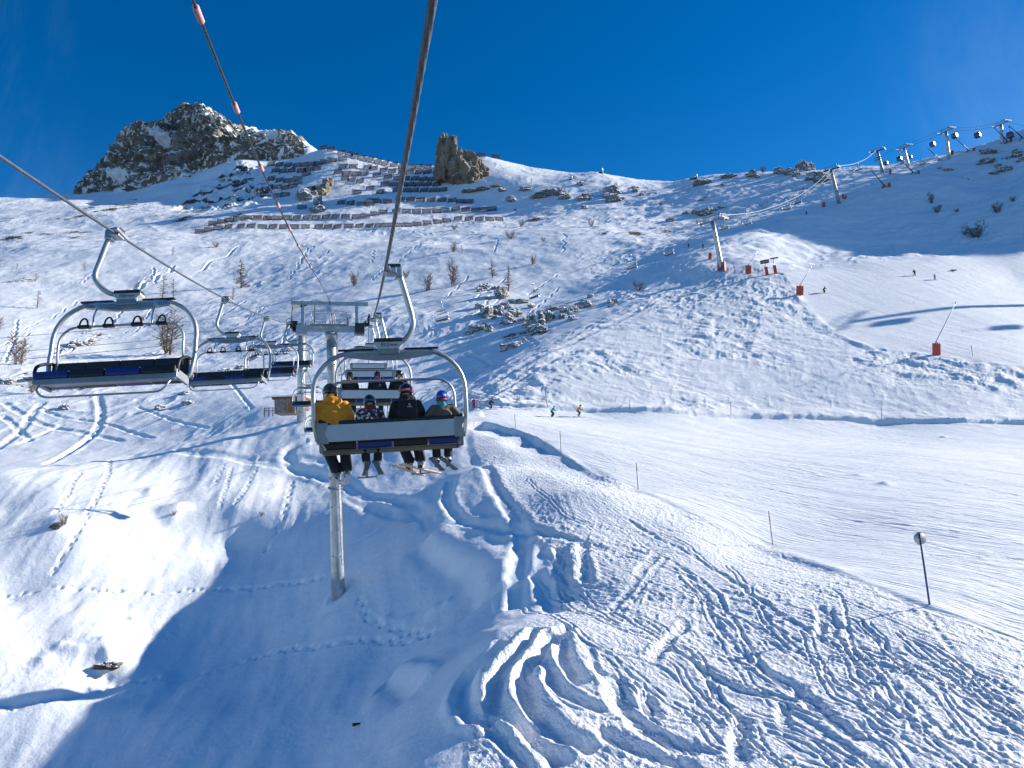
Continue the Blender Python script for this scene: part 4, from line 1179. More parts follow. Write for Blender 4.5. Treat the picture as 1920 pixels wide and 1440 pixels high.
ROWS = [
 ('lowest long row of brown avalanche barriers', [(374, 439), (392, 436), (409, 432), (427, 430), (450, 429), (470, 429), (491, 430), (511, 430), (532, 430), (552, 430), (572, 430), (596, 430), (614, 430), (632, 430), (653, 429), (672, 429), (691, 429), (709, 428), (726, 427), (747, 427), (764, 427), (783, 425), (802, 423), (821, 421), (837, 419), (859, 415), (879, 415), (898, 416), (919, 416), (936, 416)], 1.0),
 ('second long row of brown avalanche barriers from below', [(399, 424), (415, 421), (430, 418), (446, 415), (463, 413), (483, 413), (502, 414), (520, 414), (537, 413), (556, 413), (575, 413), (592, 413), (610, 412), (628, 411), (648, 411), (668, 411), (685, 410), (703, 406), (719, 403), (742, 400), (761, 401), (781, 401), (799, 401), (818, 401), (834, 399), (853, 397), (873, 398), (891, 399), (907, 398), (924, 397)], 0.95),
 ('third row of barriers from below, right of the front rope', [(726, 383), (750, 379), (770, 379), (789, 380), (808, 380), (828, 380), (847, 381), (863, 383), (879, 383)], 0.95),
 ('short broken row of barriers above the second long row', [(640, 385), (657, 386), (678, 388), (693, 388), (707, 383)], 0.95),
 ('scattered single barriers in the middle of the slope', [(582, 359), (592, 359), (669, 365), (693, 358), (712, 365), (567, 394)], 0.9),
 ('barrier row level with the foot of the rock tower', [(744, 361), (761, 362), (777, 362), (795, 362), (812, 362), (830, 361)], 0.9),
 ('barrier row directly left of the middle of the rock tower', [(720, 350), (738, 351), (754, 351), (770, 351), (786, 351), (802, 351), (818, 351)], 0.9),
 ('third barrier row below the skyline, left of the rock tower', [(706, 334), (726, 337), (744, 340), (760, 340), (777, 340), (793, 341), (809, 341)], 0.85),
 ('second barrier row below the skyline, left of the rock tower', [(719, 324), (735, 326), (754, 327), (768, 328), (785, 328), (801, 328)], 0.85),
 ('short sagging barrier rows left of the front rope', [(633, 327), (649, 330), (666, 331), (682, 331), (645, 340), (659, 343), (675, 345)], 0.85),
 ('pale sunlit barriers just under the skyline', [(643, 317), (661, 317), (688, 319), (700, 321)], 0.85),
 ('upper left barrier row below the rocky peak', [(508, 313), (523, 314), (539, 315), (555, 315), (570, 314), (584, 313), (596, 312), (609, 309), (624, 306), (642, 303)], 0.9),
 ('second barrier row below the rocky peak', [(516, 325), (530, 326), (546, 325), (564, 325), (578, 323), (593, 321)], 0.9),
 ('curved barrier row hanging between two rock spurs', [(508, 340), (523, 343), (540, 344), (559, 340), (575, 332)], 0.95),
 ('lower curved barrier rows left of the brown spire', [(520, 356), (535, 357), (549, 354), (558, 348), (520, 372), (535, 370)], 0.95),
 ('dark barriers standing on the skyline against the blue sky', [(593, 278), (606, 282), (621, 285), (640, 291), (653, 294), (665, 297), (678, 301), (693, 304), (707, 308), (722, 311), (738, 314), (754, 317), (770, 318), (786, 318), (802, 318)], 0.9),
 ('pair of small barriers on the ridge right of the rock tower', [(903, 296), (930, 299)], 0.7),
]
bar0 = barrier_mesh()
first = True
for lab, pts, sc in ROWS:
    for i, (px, py) in enumerate(pts):
        o = bar0 if first else bar0.copy()
        if not first: col.objects.link(o)
        first = False
        p = hit(px, py - 1.5)
        q = pts[i + 1] if i + 1 < len(pts) and abs(pts[i + 1][0] - px) < 26 else pts[i - 1]
        pq = hit(q[0], q[1] - 1.5)
        d = (pq - p) if q[0] > px else (p - pq)
        ang = math.atan2(d.y, d.x)
        ang = max(-0.3, min(0.3, ang))
        o.location = p; o.rotation_euler = (0, 0, ang)
        z = zof(p); wpx = 15.5 / (4.5 / z * FPX)
        o.scale = (wpx * 1.12, 1.2, max(0.8, min(1.25, 10.0 * z / FPX / 3.1)))
        tag(o, 'one of the ' + lab if 'barriers' in lab.split(' row')[0] or 'row' not in lab else 'barrier in the ' + lab, 'avalanche barrier', lab)
# ------------------------------------------------------------------ the chairlift we ride on
# its line in plan: the two haul ropes run parallel, 4.75 m apart
U = Vector((-0.2030, 0.9792, 0)).normalized()        # uphill along the line
NL = Vector((-U.y, U.x, 0))                           # to the left of it


def rope_pt(px_of, hz, Z):
    return V3(px_of, hz, Z)


def interp_path(tab, Zs):
    t = np.array(tab, float)
    return [V3(np.interp(z, t[:, 2], t[:, 0]) if False else t_x(t, z), t_y(t, z), z) for z in Zs]


def t_x(t, z):
    # image column of a straight line in plan: linear in 1/z
    return float(np.interp(-1 / z, -1 / t[:, 2], t[:, 0]))


def t_y(t, z):
    h = (720 - t[:, 1]) * t[:, 2]
    # smooth height along the rope
    k = len(t)
    co = np.polyfit(t[:, 2], h, min(3, k - 1))
    return 720 - float(np.polyval(co, z)) / z


# (px, py, metres) along the ropes up to the near pylon
UP = np.array([(797, 0, 3.72), (735 - 9, 510, 12.0), (702, 594, 24.2), (694, 600, 34.5), (691, 596, 45.0)], float)
DN = np.array([(0, 292, 8.8), (222, 447, 13.1), (432, 563, 23.7), (510, 598, 34.0), (547, 606, 45.0)], float)


def line_pts(tab, z0, z1, n):
    """plan: straight; height: smooth polynomial of the measured heights"""
    P = np.array([W(*r) for r in tab])
    zc = tab[:, 2]
    A = np.polyfit(zc, P[:, 0], 1); B = np.polyfit(zc, P[:, 1], 1); C = np.polyfit(zc, P[:, 2], 3)
    return [Vector((float(np.polyval(A, z)), float(np.polyval(B, z)), float(np.polyval(C, z)))) for z in np.linspace(z0, z1, n)]


def rope_mesh(pts, r, strands=6, pitch=0.32, name='haul_rope', m=ROPE, near=None):
    """wire rope: lobed section that twists along the path"""
    mb = MB(); V, F = [], []
    n = strands * 4 if near else 8
    L = 0.0
    for i, p in enumerate(pts):
        d = (pts[min(i + 1, len(pts) - 1)] - pts[max(i - 1, 0)]).normalized()
        s = d.cross(Vector((0, 0, 1))).normalized(); t = s.cross(d)
        if i: L += (p - pts[i - 1]).length
        for k in range(n):
            a = 2 * math.pi * k / n
            rr = r * (0.84 + 0.16 * abs(math.cos(strands * 0.5 * (a - 2 * math.pi * L / (pitch * strands) * 1.0)))) if near else r
            V.append(p + s * math.cos(a) * rr + t * math.sin(a) * rr)
    for i in range(len(pts) - 1):
        for k in range(n):
            F.append((i * n + k, i * n + (k + 1) % n, (i + 1) * n + (k + 1) % n, (i + 1) * n + k))
    mb.add(V, F)
    return mb.build(name, m)


def past(p0, direction, rise, n=24, L=120, sag=0.0):
    return [p0 + direction * (L * i / n) + Vector((0, 0, rise * L * i / n - sag * 4 * (i / n) * (1 - i / n))) for i in range(1, n + 1)]


up_near = line_pts(UP, -8.0, 16.0, 1100)
up_far = line_pts(UP, 16.0, 45.0, 60)
dn_all = line_pts(DN, -2.0, 45.0, 300)
PYL = (up_far[-1] + dn_all[-1]) / 2                    # rope level at the near pylon
ZUP, ZDN = up_far[-1].copy(), dn_all[-1].copy()
# beyond the pylon the line dips over the hump
up_on = past(ZUP, U, -0.036, 40, 150, 3.0); dn_on = past(ZDN, U, -0.046, 40, 150, 2.4)
rr = rope_mesh(up_near, 0.026, near=True)
tag(rr, 'thick twisted steel haul rope rising overhead to the top edge', 'rope', 'haul ropes of the near chairlift')
MBr = MB(); MBr.tube(up_far + up_on, 0.024, 6)
far_r = MBr.build('rope_run', ROPE, rr)
r2 = MB(); r2.tube(dn_all + dn_on, 0.024, 8)
tag(r2.build('haul_rope', ROPE), 'steel haul rope of the empty chairs, leaving by the left edge', 'rope', 'haul ropes of the near chairlift')
# signal cable with pink sleeves
CB = np.array([(355, 0, 8.5), (440, 203, 11.4), (490, 312, 14.4), (545, 425, 20.0), (612, 553, 44.6)], float)
cpts = line_pts(CB, 3.0, 44.6, 80)
c_ = MB(); c_.tube(cpts + [cpts[-1] + Vector((0.1, 0.3, -0.3)), V3(624, 610, 45.2), V3(640, 700, 60), V3(652, 800, 76)], 0.022, 6)
cab = tag(c_.build('signal_cable', DARK), 'thin dark signal cable with pink sleeves running to the pylon gantry', 'cable')
k = 0
for zz in (8.75, 11.45, 14.45, 17.5, 20.4, 23.4, 26.4, 29.4):
    i = (zz - 3.0) / (44.6 - 3.0) * 79
    a, b = cpts[int(i)], cpts[int(i) + 1]
    p = a.lerp(b, i - int(i)); d = (b - a).normalized()
    s_ = MB()
    for q in range(7):
        s_.tube([p + d * (q * 0.05 - 0.17), p + d * (q * 0.05 - 0.155), p + d * (q * 0.05 - 0.13)], [0.034, 0.046, 0.034], 8)
    s_.build('marker_sleeve', PINK, cab)

# ------------------------------------------------------------------ chairs
def text_mesh(body, size, m, parent, M, name='number'):
    cu = bpy.data.curves.new(name, 'FONT'); cu.body = body; cu.size = size; cu.align_x = 'CENTER'; cu.align_y = 'CENTER'
    cu.extrude = 0.001
    o = bpy.data.objects.new(name, cu); col.objects.link(o)
    bpy.context.view_layer.update()
    me = bpy.data.meshes.new_from_object(o.evaluated_get(bpy.context.evaluated_depsgraph_get()))
    bpy.data.objects.remove(o); bpy.data.curves.remove(cu)
    me.materials.clear(); me.materials.append(m)
    t = bpy.data.objects.new(name, me); col.objects.link(t); t.parent = parent; t.matrix_local = M
    return t


BLACKINK = mat('black_ink', (0.02, 0.02, 0.025), 0.6)
REDINK = mat('red_ink', (0.50, 0.06, 0.06), 0.6)


def make_chair(label, number=None, side=1, group='chairs of the near chairlift', bar_up=False, off=0.0):
    """four-seat chair; origin at the grip on the rope, +Y the way the riders face, hanger arm bowed to +X*side"""
    t = thing('chairlift_chair', label, 'chairlift chair', (0, 0, 0), None, group)
    s = side
    g = MB(); g.box((0.10 * s, 0, -0.02), (0.18, 0.22, 0.12), None, 0.03); g.box((0.03 * s, 0, 0.0), (0.10, 0.42, 0.07), None, 0.02); g.box((0.22 * s, 0, -0.03), (0.13, 0.16, 0.20), None, 0.03)
    g.build('grip', STEEL, t)
    gd = MB(); gd.box((0.13 * s, 0, 0.075), (0.26, 0.16, 0.05), None, 0.015); gd.build('grip_cover', DARK, t)
    a = MB()
    path = smoothpath([(0.20 * s, 0, 0.0), (0.25 * s, 0, -0.14), (0.34 * s, 0, -0.50), (0.405 * s, 0, -0.80), (0.40 * s + off * 0.3, 0, -0.98), (0.30 * s + off * 0.7, 0, -1.15), (0.16 * s + off, 0, -1.22), (off, 0, -1.24)], 8)
    a.tube(path, [0.052 - 0.008 * i / len(path) for i in range(len(path))], 12)
    a.box((0.20 * s, 0, -0.02), (0.15, 0.15, 0.13), None, 0.03)
    a.build('hanger_arm', STEEL, t)
    b = MB()
    # outer bow
    W2 = 1.22; zt, zb = -1.37, -2.92; rc = 0.66
    bow = [(-W2 + 0.16, 0.05, zb)] + [(-W2 + 0.04, 0.04, zb + 0.16)] + [(-W2, 0.02, zb + 0.45), (-W2, 0, zt - rc - 0.2)]
    bow += [(p.x, 0, p.z) for p in arc((-W2 + rc, 0, zt - rc), rc, math.pi, math.pi / 2, 8)]
    full = bow + [(-x, y, z) for x, y, z in bow[::-1]]
    b.tube(full, 0.038, 10, up=(0, 1, 0))
    b.build('frame_bow', STEEL, t)
    p_ = MB()
    p_.prism([(-0.70, -1.385), (0.70, -1.385), (0.72, -1.44), (0.22, -1.51), (-0.22, -1.51), (-0.72, -1.44)], -0.04, 0.04)
    p_.box((0, 0.0, -1.33), (0.36, 0.13, 0.20), None, 0.02)
    for x in (-0.9, -0.45, 0.45, 0.9):
        pass
    tb_ = p_.build('top_beam', STEELD, t)
    for x in (-0.53, 0.53):
        ru = MB(); ru.box((x, 0.0, -1.33), (0.56, 0.07, 0.03), None, 0.01)
        ru.build('rubber_strip', BLACK, tb_)
    pl = MB()
    pl.prism([(-0.235, -1.22), (0.235, -1.22), (0.235, -1.255), (0.15, -1.335), (-0.15, -1.335), (-0.235, -1.255)], -0.085, 0.085)
    plate = pl.build('number_plate', PALE, t)
    pc = MB(); pc.box((0, 0, -1.19), (0.46, 0.175, 0.07), None, 0.012)
    pc.build('clamp_housing', DARK, plate)
    if number:
        for sgn in (-1, 1):
            M = Matrix.Translation((-0.055 * -sgn * -1 if False else -0.06 * (1 if sgn < 0 else -1), 0.0875 * sgn, -1.272)) @ Matrix.Rotation(math.pi if sgn > 0 else 0, 4, 'Z') @ Matrix.Rotation(R(90), 4, 'X')
            text_mesh(number, 0.088, BLACKINK, plate, M)
            lg = MB()
            rnd = random.Random(4)
            for q in range(7):
                x0 = 0.02 + q * 0.017
                lg.add([(x0, 0, -0.022), (x0 + 0.009, 0, -0.022), (x0 + 0.017, 0, 0.012 - 0.004 * (q % 2)), (x0 + 0.008, 0, 0.012)], [(0, 1, 2, 3)], False)
                if q % 2 == 0:
                    lg.add([(x0, 0.0, -0.008), (x0 + 0.02, 0, -0.008), (x0 + 0.02, 0, -0.003), (x0, 0, -0.003)], [(0, 1, 2, 3)], False)
            lo = lg.build('maker_mark', REDINK, plate)
            lo.matrix_local = Matrix.Translation((0, 0.0875 * sgn, -1.268)) @ Matrix.Rotation(math.pi if sgn > 0 else 0, 4, 'Z')
    # back rest
    k = MB()
    k.box((0, -0.045, -2.665), (2.28, 0.045, 0.27), None, 0.012)
    bk = k.build('back_panel', PALE, t)
    for x in (-1.09, 1.09):
        h_ = MB(); h_.prism([(x - 0.09, -2.50), (x + 0.09, -2.50), (x + 0.07, -2.58), (x + 0.03, -2.66), (x + 0.07, -2.75), (x + 0.09, -2.83), (x - 0.09, -2.83)], -0.075, -0.069)
        h_.build('end_bracket', STEELD, bk)
    for i in range(4):
        x = (-0.855 + 0.57 * i)
        q = MB(); q.box((x, 0.02, -2.645), (0.568, 0.09, 0.37), None, 0.025)
        q.build('back_cushion', BLACK if i % 2 == (0 if s > 0 else 1) or True else BLUE, t)
        q = MB(); q.box((x, 0.28, -2.845), (0.56, 0.52, 0.13), Matrix.Rotation(R(5), 3, 'X'), 0.03)
        q.build('seat_pad', BLUE if i % 2 == 1 else BLACK, t)
    e = MB(); ar = MB()
    e.tube([(-1.10, 0.06, -2.90), (1.10, 0.06, -2.90)], 0.03, 8)
    e.box((0, 0.47, -2.93), (2.26, 0.07, 0.12), None, 0.02)
    e.box((0, 0.28, -2.905), (2.2, 0.30, 0.03))
    for x in (-1.13, 1.13):
        e.box((x, 0.26, -2.89), (0.05, 0.50, 0.15), None, 0.015)
        ar.tube(smoothpath([(x, -0.04, -2.46), (x * 1.01, 0.16, -2.50), (x * 1.02, 0.40, -2.62), (x * 1.02, 0.47, -2.74), (x * 1.01, 0.46, -2.86)], 5), 0.028, 7)
    for x in (-0.57, 0.0, 0.57):
        e.box((x, 0.07, -2.86), (0.05, 0.07, 0.05))
    e.build('seat_frame', STEELD, t)
    ar.build('arm_rests', BLACK, t)
    # restraint bar, drop rods, handles and foot rest
    f = MB()
    w2 = 1.05; ztop, r_ = -1.83, 0.30
    yb = 0.10
    bar = [(-w2, 0.02, -2.74), (-w2, yb, -2.3)] + [(p.x, yb, p.z) for p in arc((-w2 + r_, yb, ztop - r_), r_, math.pi, math.pi / 2, 6)]
    f.tube(bar + [(-x, y, z) for x, y, z in bar[::-1]], 0.022, 8, up=(0, 1, 0))
    rb = f.build('restraint_bar', STEEL, t)
    if not bar_up:
        for i, x in enumerate((-0.66, -0.24, 0.24, 0.66)):
            h_ = MB()
            h_.tube([(x - 0.07, yb + 0.01, ztop)] + [(x + 0.07 * math.cos(a_), yb + 0.01, ztop + 0.02 + 0.13 * math.sin(a_)) for a_ in np.linspace(math.pi, 0, 9)] + [(x + 0.07, yb + 0.01, ztop)], 0.017, 6)
            h_.box((x, yb, ztop), (0.20, 0.07, 0.06), None, 0.015)
            h_.build('handle', BLACK, rb)
        for x in (-0.50, 0.50):
            d_ = MB(); d_.tube(smoothpath([(x, 0, -1.40), (x + 0.04, 0.05, -1.62), (x + 0.03, 0.06, -1.80), (x + 0.06, 0.09, -1.86), (x + 0.10, 0.1, ztop)], 4), 0.017, 6)
            d_.box((x, 0, -1.41), (0.09, 0.10, 0.12), None, 0.01)
            d_.build('drop_rod', STEEL, rb)
    ft = MB()
    if bar_up:
        for x in (-0.43, 0.46):
            ft.tube([(x, 0.50, -2.86), (x, 0.62, -3.20), (x, 0.60, -3.38)], 0.017, 6)
            ft.tube([(x - 0.16, 0.60, -3.38), (x + 0.16, 0.60, -3.38)], 0.017, 6)
    else:
        q = [(-1.06, 0.30, -2.80), (-1.05, 0.50, -3.02)] + [(-1.05 + 0.22 - 0.22 * math.cos(a_), 0.55, -3.02 - 0.2 * math.sin(a_)) for a_ in np.linspace(0.3, math.pi / 2, 5)]
        ft.tube(q + [(-x, y, z) for x, y, z in q[::-1]], 0.018, 7)
    ft.build('foot_rest', STEEL, t)
    for ch in t.children:
        if not ch.name.startswith(('grip', 'hanger')):
            ch.location.x += off
    return t


def place_chair(o, grip, facing, roll=0.0, yaw=0.0, pitch=0.0):
    f_ = Vector((facing.x, facing.y, 0)).normalized()
    rt = Vector((f_.y, -f_.x, 0))
    M = Matrix((rt, f_, Vector((0, 0, 1)))).transposed().to_4x4()
    o.matrix_world = Matrix.Translation(grip) @ M @ Matrix.Rotation(yaw, 4, 'Z') @ Matrix.Rotation(-roll, 4, 'Y') @ Matrix.Rotation(pitch, 4, 'X')
    return o


def at_line(tab, z):
    P = line_pts(tab, z, z, 1)
    return P[0]


CH_A = make_chair('occupied chair numbered 013 with four riders, nearest ahead', '013', 1, bar_up=True)
place_chair(CH_A, at_line(UP, 11.85), U, R(2.0))
CH_B = make_chair('second occupied chair ahead, framed inside the nearest one', None, 1, bar_up=True)
place_chair(CH_B, at_line(UP, 23.9), U, R(-0.5))
CH_C = copy_tree(CH_B); CH_C['label'] = 'third chair ahead, empty, its pale back seen over the riders heads'
place_chair(CH_C, at_line(UP, 34.6), U, 0)
CH_D = copy_tree(CH_B); CH_D['label'] = 'fourth chair ahead, hanging just past the pylon wheels'
place_chair(CH_D, ZUP + U * 2.0 + Vector((0, 0, -0.1)), U, 0)
CH_E = copy_tree(CH_B); CH_E['label'] = 'farthest chair ahead, small, beyond the pylon'
place_chair(CH_E, up_on[3], U, 0)
DN1 = make_chair('nearest empty chair numbered 030 coming down on the left', '030', 1, off=-0.22)
place_chair(DN1, at_line(DN, 12.9) - NL * 0.10, -U, R(-1.5), R(-9), R(9))
DN2 = make_chair('second empty chair coming down, behind and right of the nearest', None, 1, off=-0.12)
place_chair(DN2, at_line(DN, 23.2) - NL * 0.14, -U, R(-1.5), R(-10), R(8))
for zz, lab in ((34.0, 'third empty chair coming down, left of the pylon'), (44.2, 'fourth empty chair, directly below the left pylon wheels'), (None, 'fifth empty chair, low behind the pylon tube'), (0, 'last empty chair of the descending row, lowest behind the pylon')):
    c = copy_tree(DN2); c['label'] = lab
    place_chair(c, at_line(DN, zz) if zz else dn_on[2 if zz is None else 5], -U, R(-1.0), R(-8), R(6))

# ------------------------------------------------------------------ pylons of this lift
def near_pylon():
    base = hit(634, 1116); z = 45.0
    up_dir = Vector((0, 0, 1))
    top = PYL.copy(); top.z -= 0.75
    t = thing('lift_pylon', 'tall grey tube pylon with wheel assemblies and gantry, nearest in view', 'lift pylon', base, None, 'pylons of the near chairlift')
    L = lambda p: Vector(p) - base
    rt = -NL
    M = Matrix((rt, U, Vector((0, 0, 1)))).transposed()
    tb = top - base
    tu = MB()
    foot = Vector((0, 0, -0.6))
    n = 9
    tu.tube([foot.lerp(tb, i / (n - 1)) for i in range(n)], [0.43 - 0.15 * i / (n - 1) for i in range(n)], 28)
    tu.tube([tb + Vector((0, 0, -0.5)), tb + Vector((0, 0, -0.05))], [0.29, 0.40], 28)
    tub = tu.build('tube', mat('pylon_zinc', (0.47, 0.49, 0.50), 0.45, 0.6, 0.2, 1.3, 0.002, 8), t)
    for f_, r_ in ((0.43, 0.40), (0.80, 0.335)):
        q = foot.lerp(tb, f_); d = tb.normalized()
        fl = MB(); fl.tube([q - d * 0.05, q + d * 0.05], r_ + 0.055, 28)
        for a_ in np.linspace(0, 2 * math.pi, 20, endpoint=False):
            fl.box(q + Vector((math.cos(a_) * (r_ + 0.03), math.sin(a_) * (r_ + 0.03), 0.06)), (0.04, 0.04, 0.05))
        fl.build('flange', STEELD, tub)
    bk = MB()
    for f_ in (0.18, 0.36, 0.5, 0.66, 0.74, 0.88):
        q = foot.lerp(tb, f_); r_ = 0.43 - 0.15 * f_
        for a_ in (-0.9, -2.2):
            bk.box(q + M @ Vector((math.cos(a_) * r_, math.sin(a_) * r_, 0)), (0.10, 0.06, 0.05), M)
    bk.build('clip', DARK, tub)
    npl = MB(); q = foot.lerp(tb, 0.60); npl.box(q + M @ Vector((0, -0.355, 0)), (0.26, 0.02, 0.34), M); npl.build('number_plate', PALE, tub)
    ld = MB()
    side = M @ Vector((0.30, -0.1, 0))
    for o_ in (-0.17, 0.17):
        ld.tube([foot.lerp(tb, 0.15) + side + M @ Vector((0.12, o_, 0)), tb + side * 0.9 + M @ Vector((0.1, o_, 0))], 0.018, 5)
    for i in range(42):
        q = foot.lerp(tb, 0.15 + 0.85 * i / 42) + side + M @ Vector((0.12, 0, 0))
        ld.tube([q + M @ Vector((0, -0.17, 0)), q + M @ Vector((0, 0.17, 0))], 0.012, 5)
    ld.build('ladder', STEELD, t)
    P = lambda x, y, zz: tb + M @ Vector((x, y, zz))
    cb = MB()
    cb.prism([(-2.10, 0.02), (2.10, 0.02), (2.10, 0.40), (-2.10, 0.40)], -0.17, 0.17)
    cb.v = [tuple(tb + M @ Vector(v)) for v in cb.v]
    for x in (-1.75, 1.75):
        cb.box(P(x, 0, 0.1), (0.62, 0.5, 0.55), M)
    cb.build('cross_beam', STEEL, t)
    holes = MB()
    for x in (-0.55, 0.45):
        holes.tube([P(x, -0.176, 0.26), P(x, -0.172, 0.26)], 0.07, 12)
    holes.build('port', WHITE, t)
    ga = MB()
    for x in (-1.72, 1.60):
        ga.box(P(x, 0, 1.12), (0.20, 0.20, 1.75), M)
    ga.box(P(-0.06, 0, 1.86), (4.75, 0.22, 0.22), M)
    for x in (-2.3, -1.72, 0.2, 0.5, 1.60, 2.1):
        ga.box(P(x, 0, 1.86), (0.05, 0.27, 0.26), M)
    ga.tube(smoothpath([P(-1.3, 0, 1.98), P(-1.0, 0.0, 2.06), P(-0.4, 0, 1.98), P(0.05, 0, 2.02)], 6), 0.018, 5)
    ga.build('gantry', STEEL, t)
    rl = MB()
    for y in (-0.45, 0.45):
        for x0, x1 in ((-1.15, -0.35), (0.25, 1.0)):
            rl.tube(smoothpath([P(x0, y, 0.45), P(x0, y, 1.12), P(x0 + 0.08, y, 1.22), P(x1 - 0.08, y, 1.22), P(x1, y, 1.12), P(x1, y, 0.45)], 4), 0.022, 6)
            for hh in (0.6, 0.75, 0.9):
                rl.tube([P(x0, y, hh), P(x1, y, hh)], 0.014, 5)
        rl.tube([P(-1.2, y, 1.32), P(1.05, y, 1.32), P(1.05, y, 0.45)], 0.02, 5)
        rl.tube([P(1.1, y, 0.45), P(1.1, y, 1.1), P(1.5, y, 1.1)], 0.02, 5)
        rl.tube([P(-0.05, y, 0.4), P(-0.02, y, 1.3)], 0.03, 5)
    rl.box(P(-0.1, 0, 0.43), (2.3, 0.9, 0.03), M)
    rl.build('work_platform', STEEL, t)
    sg = MB(); sg.box(P(-0.12, -0.47, 1.42), (0.24, 0.02, 0.42), M)
    sg.build('sign_board', mat('pale_blue_sign', (0.42, 0.52, 0.66), 0.5), t)
    # wheel assemblies hung under the rope, one each side
    for sx, pos in ((1, ZUP), (-1, ZDN)):
        q = L(pos)
        A = lambda x, y, zz: q + M @ Vector((x, y, zz))
        slope = 0.12
        w = MB()
        for side_ in (-0.05, 0.05):
            w.bar(A(side_, -1.25, -0.24 - 1.25 * slope), A(side_, 1.25, -0.24 + 1.0 * slope), 0.03, 0.16)
        w.bar(A(-0.22 * sx, -0.5, -0.45), A(-0.22 * sx, 0.5, -0.40), 0.10, 0.20)
        w.bar(A(-0.65 * sx, 0, -0.50), A(0.0, 0, -0.42), 0.16, 0.22)
        if sx < 0:
            w.bar(A(0.05, -1.0, 0.75), A(1.55, 0.2, 1.45), 0.07, 0.14)      # lifting rail above the left wheels
            w.tube([A(0.05, -1.0, 0.75), A(0.0, -0.9, -0.2)], 0.03, 6); w.tube([A(1.35, 0.0, 1.35), A(1.3, 0, -0.2)], 0.03, 6)
            w.tube(smoothpath([A(-0.25, -1.1, -0.55), A(-0.3, -1.1, -0.1), A(-0.15, -1.1, 0.05), A(0.0, -1.1, 0)], 4), 0.02, 5)
            w.box(A(0.15, -0.2, -0.15), (0.35, 0.9, 0.34), M)
        else:
            w.box(A(-0.55, -0.15, -0.72), (0.60, 0.55, 0.62), M, 0.05)
            w.box(A(0.02, -0.35, 0.0), (0.10, 0.5, 0.22), M)
        asm = w.build('sheave_assembly', DARK, t)
        for i in range(6):
            y = -1.1 + i * 0.44
            wh = MB()
            cc = A(0, y, -0.20 + y * slope)
            wh.tube([cc - M @ Vector((0.06, 0, 0)), cc - M @ Vector((0.02, 0, 0)), cc + M @ Vector((0.02, 0, 0)), cc + M @ Vector((0.06, 0, 0))], [0.20, 0.165, 0.165, 0.20], 18)
            wh.build('sheave', mat('black_rubber', (0.025, 0.025, 0.027), 0.7), asm)
    return t


near_pylon()


def far_pylon():
    base = hit(564, 790)
    z = zof(base)
    top = V3(564, 640, z) ; top.x, top.y = base.x, base.y
    t = thing('lift_pylon', 'plain grey tube pylon standing on the hump behind the near one', 'lift pylon', base, None, 'pylons of the near chairlift')
    H = top.z - base.z + 2.2
    u = MB(); u.tube([(0, 0, -0.6), (0, 0, H * 0.5), (0, 0, H)], [0.50, 0.46, 0.41], 24)
    tb = u.build('tube', MAT['pylon_zinc'], t)
    for f_ in (0.28, 0.62):
        fl = MB(); fl.tube([(0, 0, H * f_ - 0.05), (0, 0, H * f_ + 0.05)], 0.55, 24); fl.build('flange', STEELD, tb)
    ld = MB()
    for o_ in (-0.18, 0.18):
        ld.tube([(0.56, o_ - 0.2, 0.1), (0.50, o_ - 0.2, H)], 0.02, 5)
    for i in range(30):
        zz = 0.3 + (H - 0.6) * i / 30
        ld.tube([(0.55 - 0.05 * zz / H, -0.38, zz), (0.55 - 0.05 * zz / H, -0.02, zz)], 0.014, 5)
    ld.build('ladder', STEELD, t)
    M = Matrix((-NL, U, Vector((0, 0, 1)))).transposed()
    cb = MB(); cb.box((0, 0, H), (1.1, 0.5, 0.45), M)
    cb.build('cap', STEELD, t)
    w = MB()
    w.bar(M @ Vector((2.2, -1.3, H - 0.2)), M @ Vector((2.2, 1.3, H - 0.2)), 0.1, 0.18)
    w.bar(M @ Vector((0.3, 0, H)), M @ Vector((2.2, 0, H - 0.1)), 0.16, 0.2)
    w.build('side_arm', STEELD, t)


far_pylon()
# ------------------------------------------------------------------ people
SKIN = mat('skin', (0.55, 0.36, 0.27), 0.6, 0, 0.05)
CLOTH = {}


def cloth(name, c, rough=0.75, coat=0.0):
    return mat('cloth_' + name, c, rough, 0.0, 0.10, 9.0, 0.004, 22, coat)


def fused(mb, name, m, parent, vox=0.018, smooth=2):
    o = mb.build(name, m, parent)
    r = o.modifiers.new('fuse', 'REMESH'); r.mode = 'VOXEL'; r.voxel_size = vox; r.use_smooth_shade = True
    if smooth:
        s = o.modifiers.new('soften', 'SMOOTH'); s.factor = 0.5; s.iterations = smooth
    return o


def limb(mb, a, b, r0, r1, n=10, mid=None):
    a, b = Vector(a), Vector(b)
    m_ = (a + b) / 2
    mb.ball(a, r0, 10, 8); mb.ball(b, r1, 10, 8)
    mb.tube([a, a.lerp(b, 0.3), a.lerp(b, 0.7), b], [r0, (mid or r0 * 1.03), (r0 * 0.35 + r1 * 0.65), r1], n)


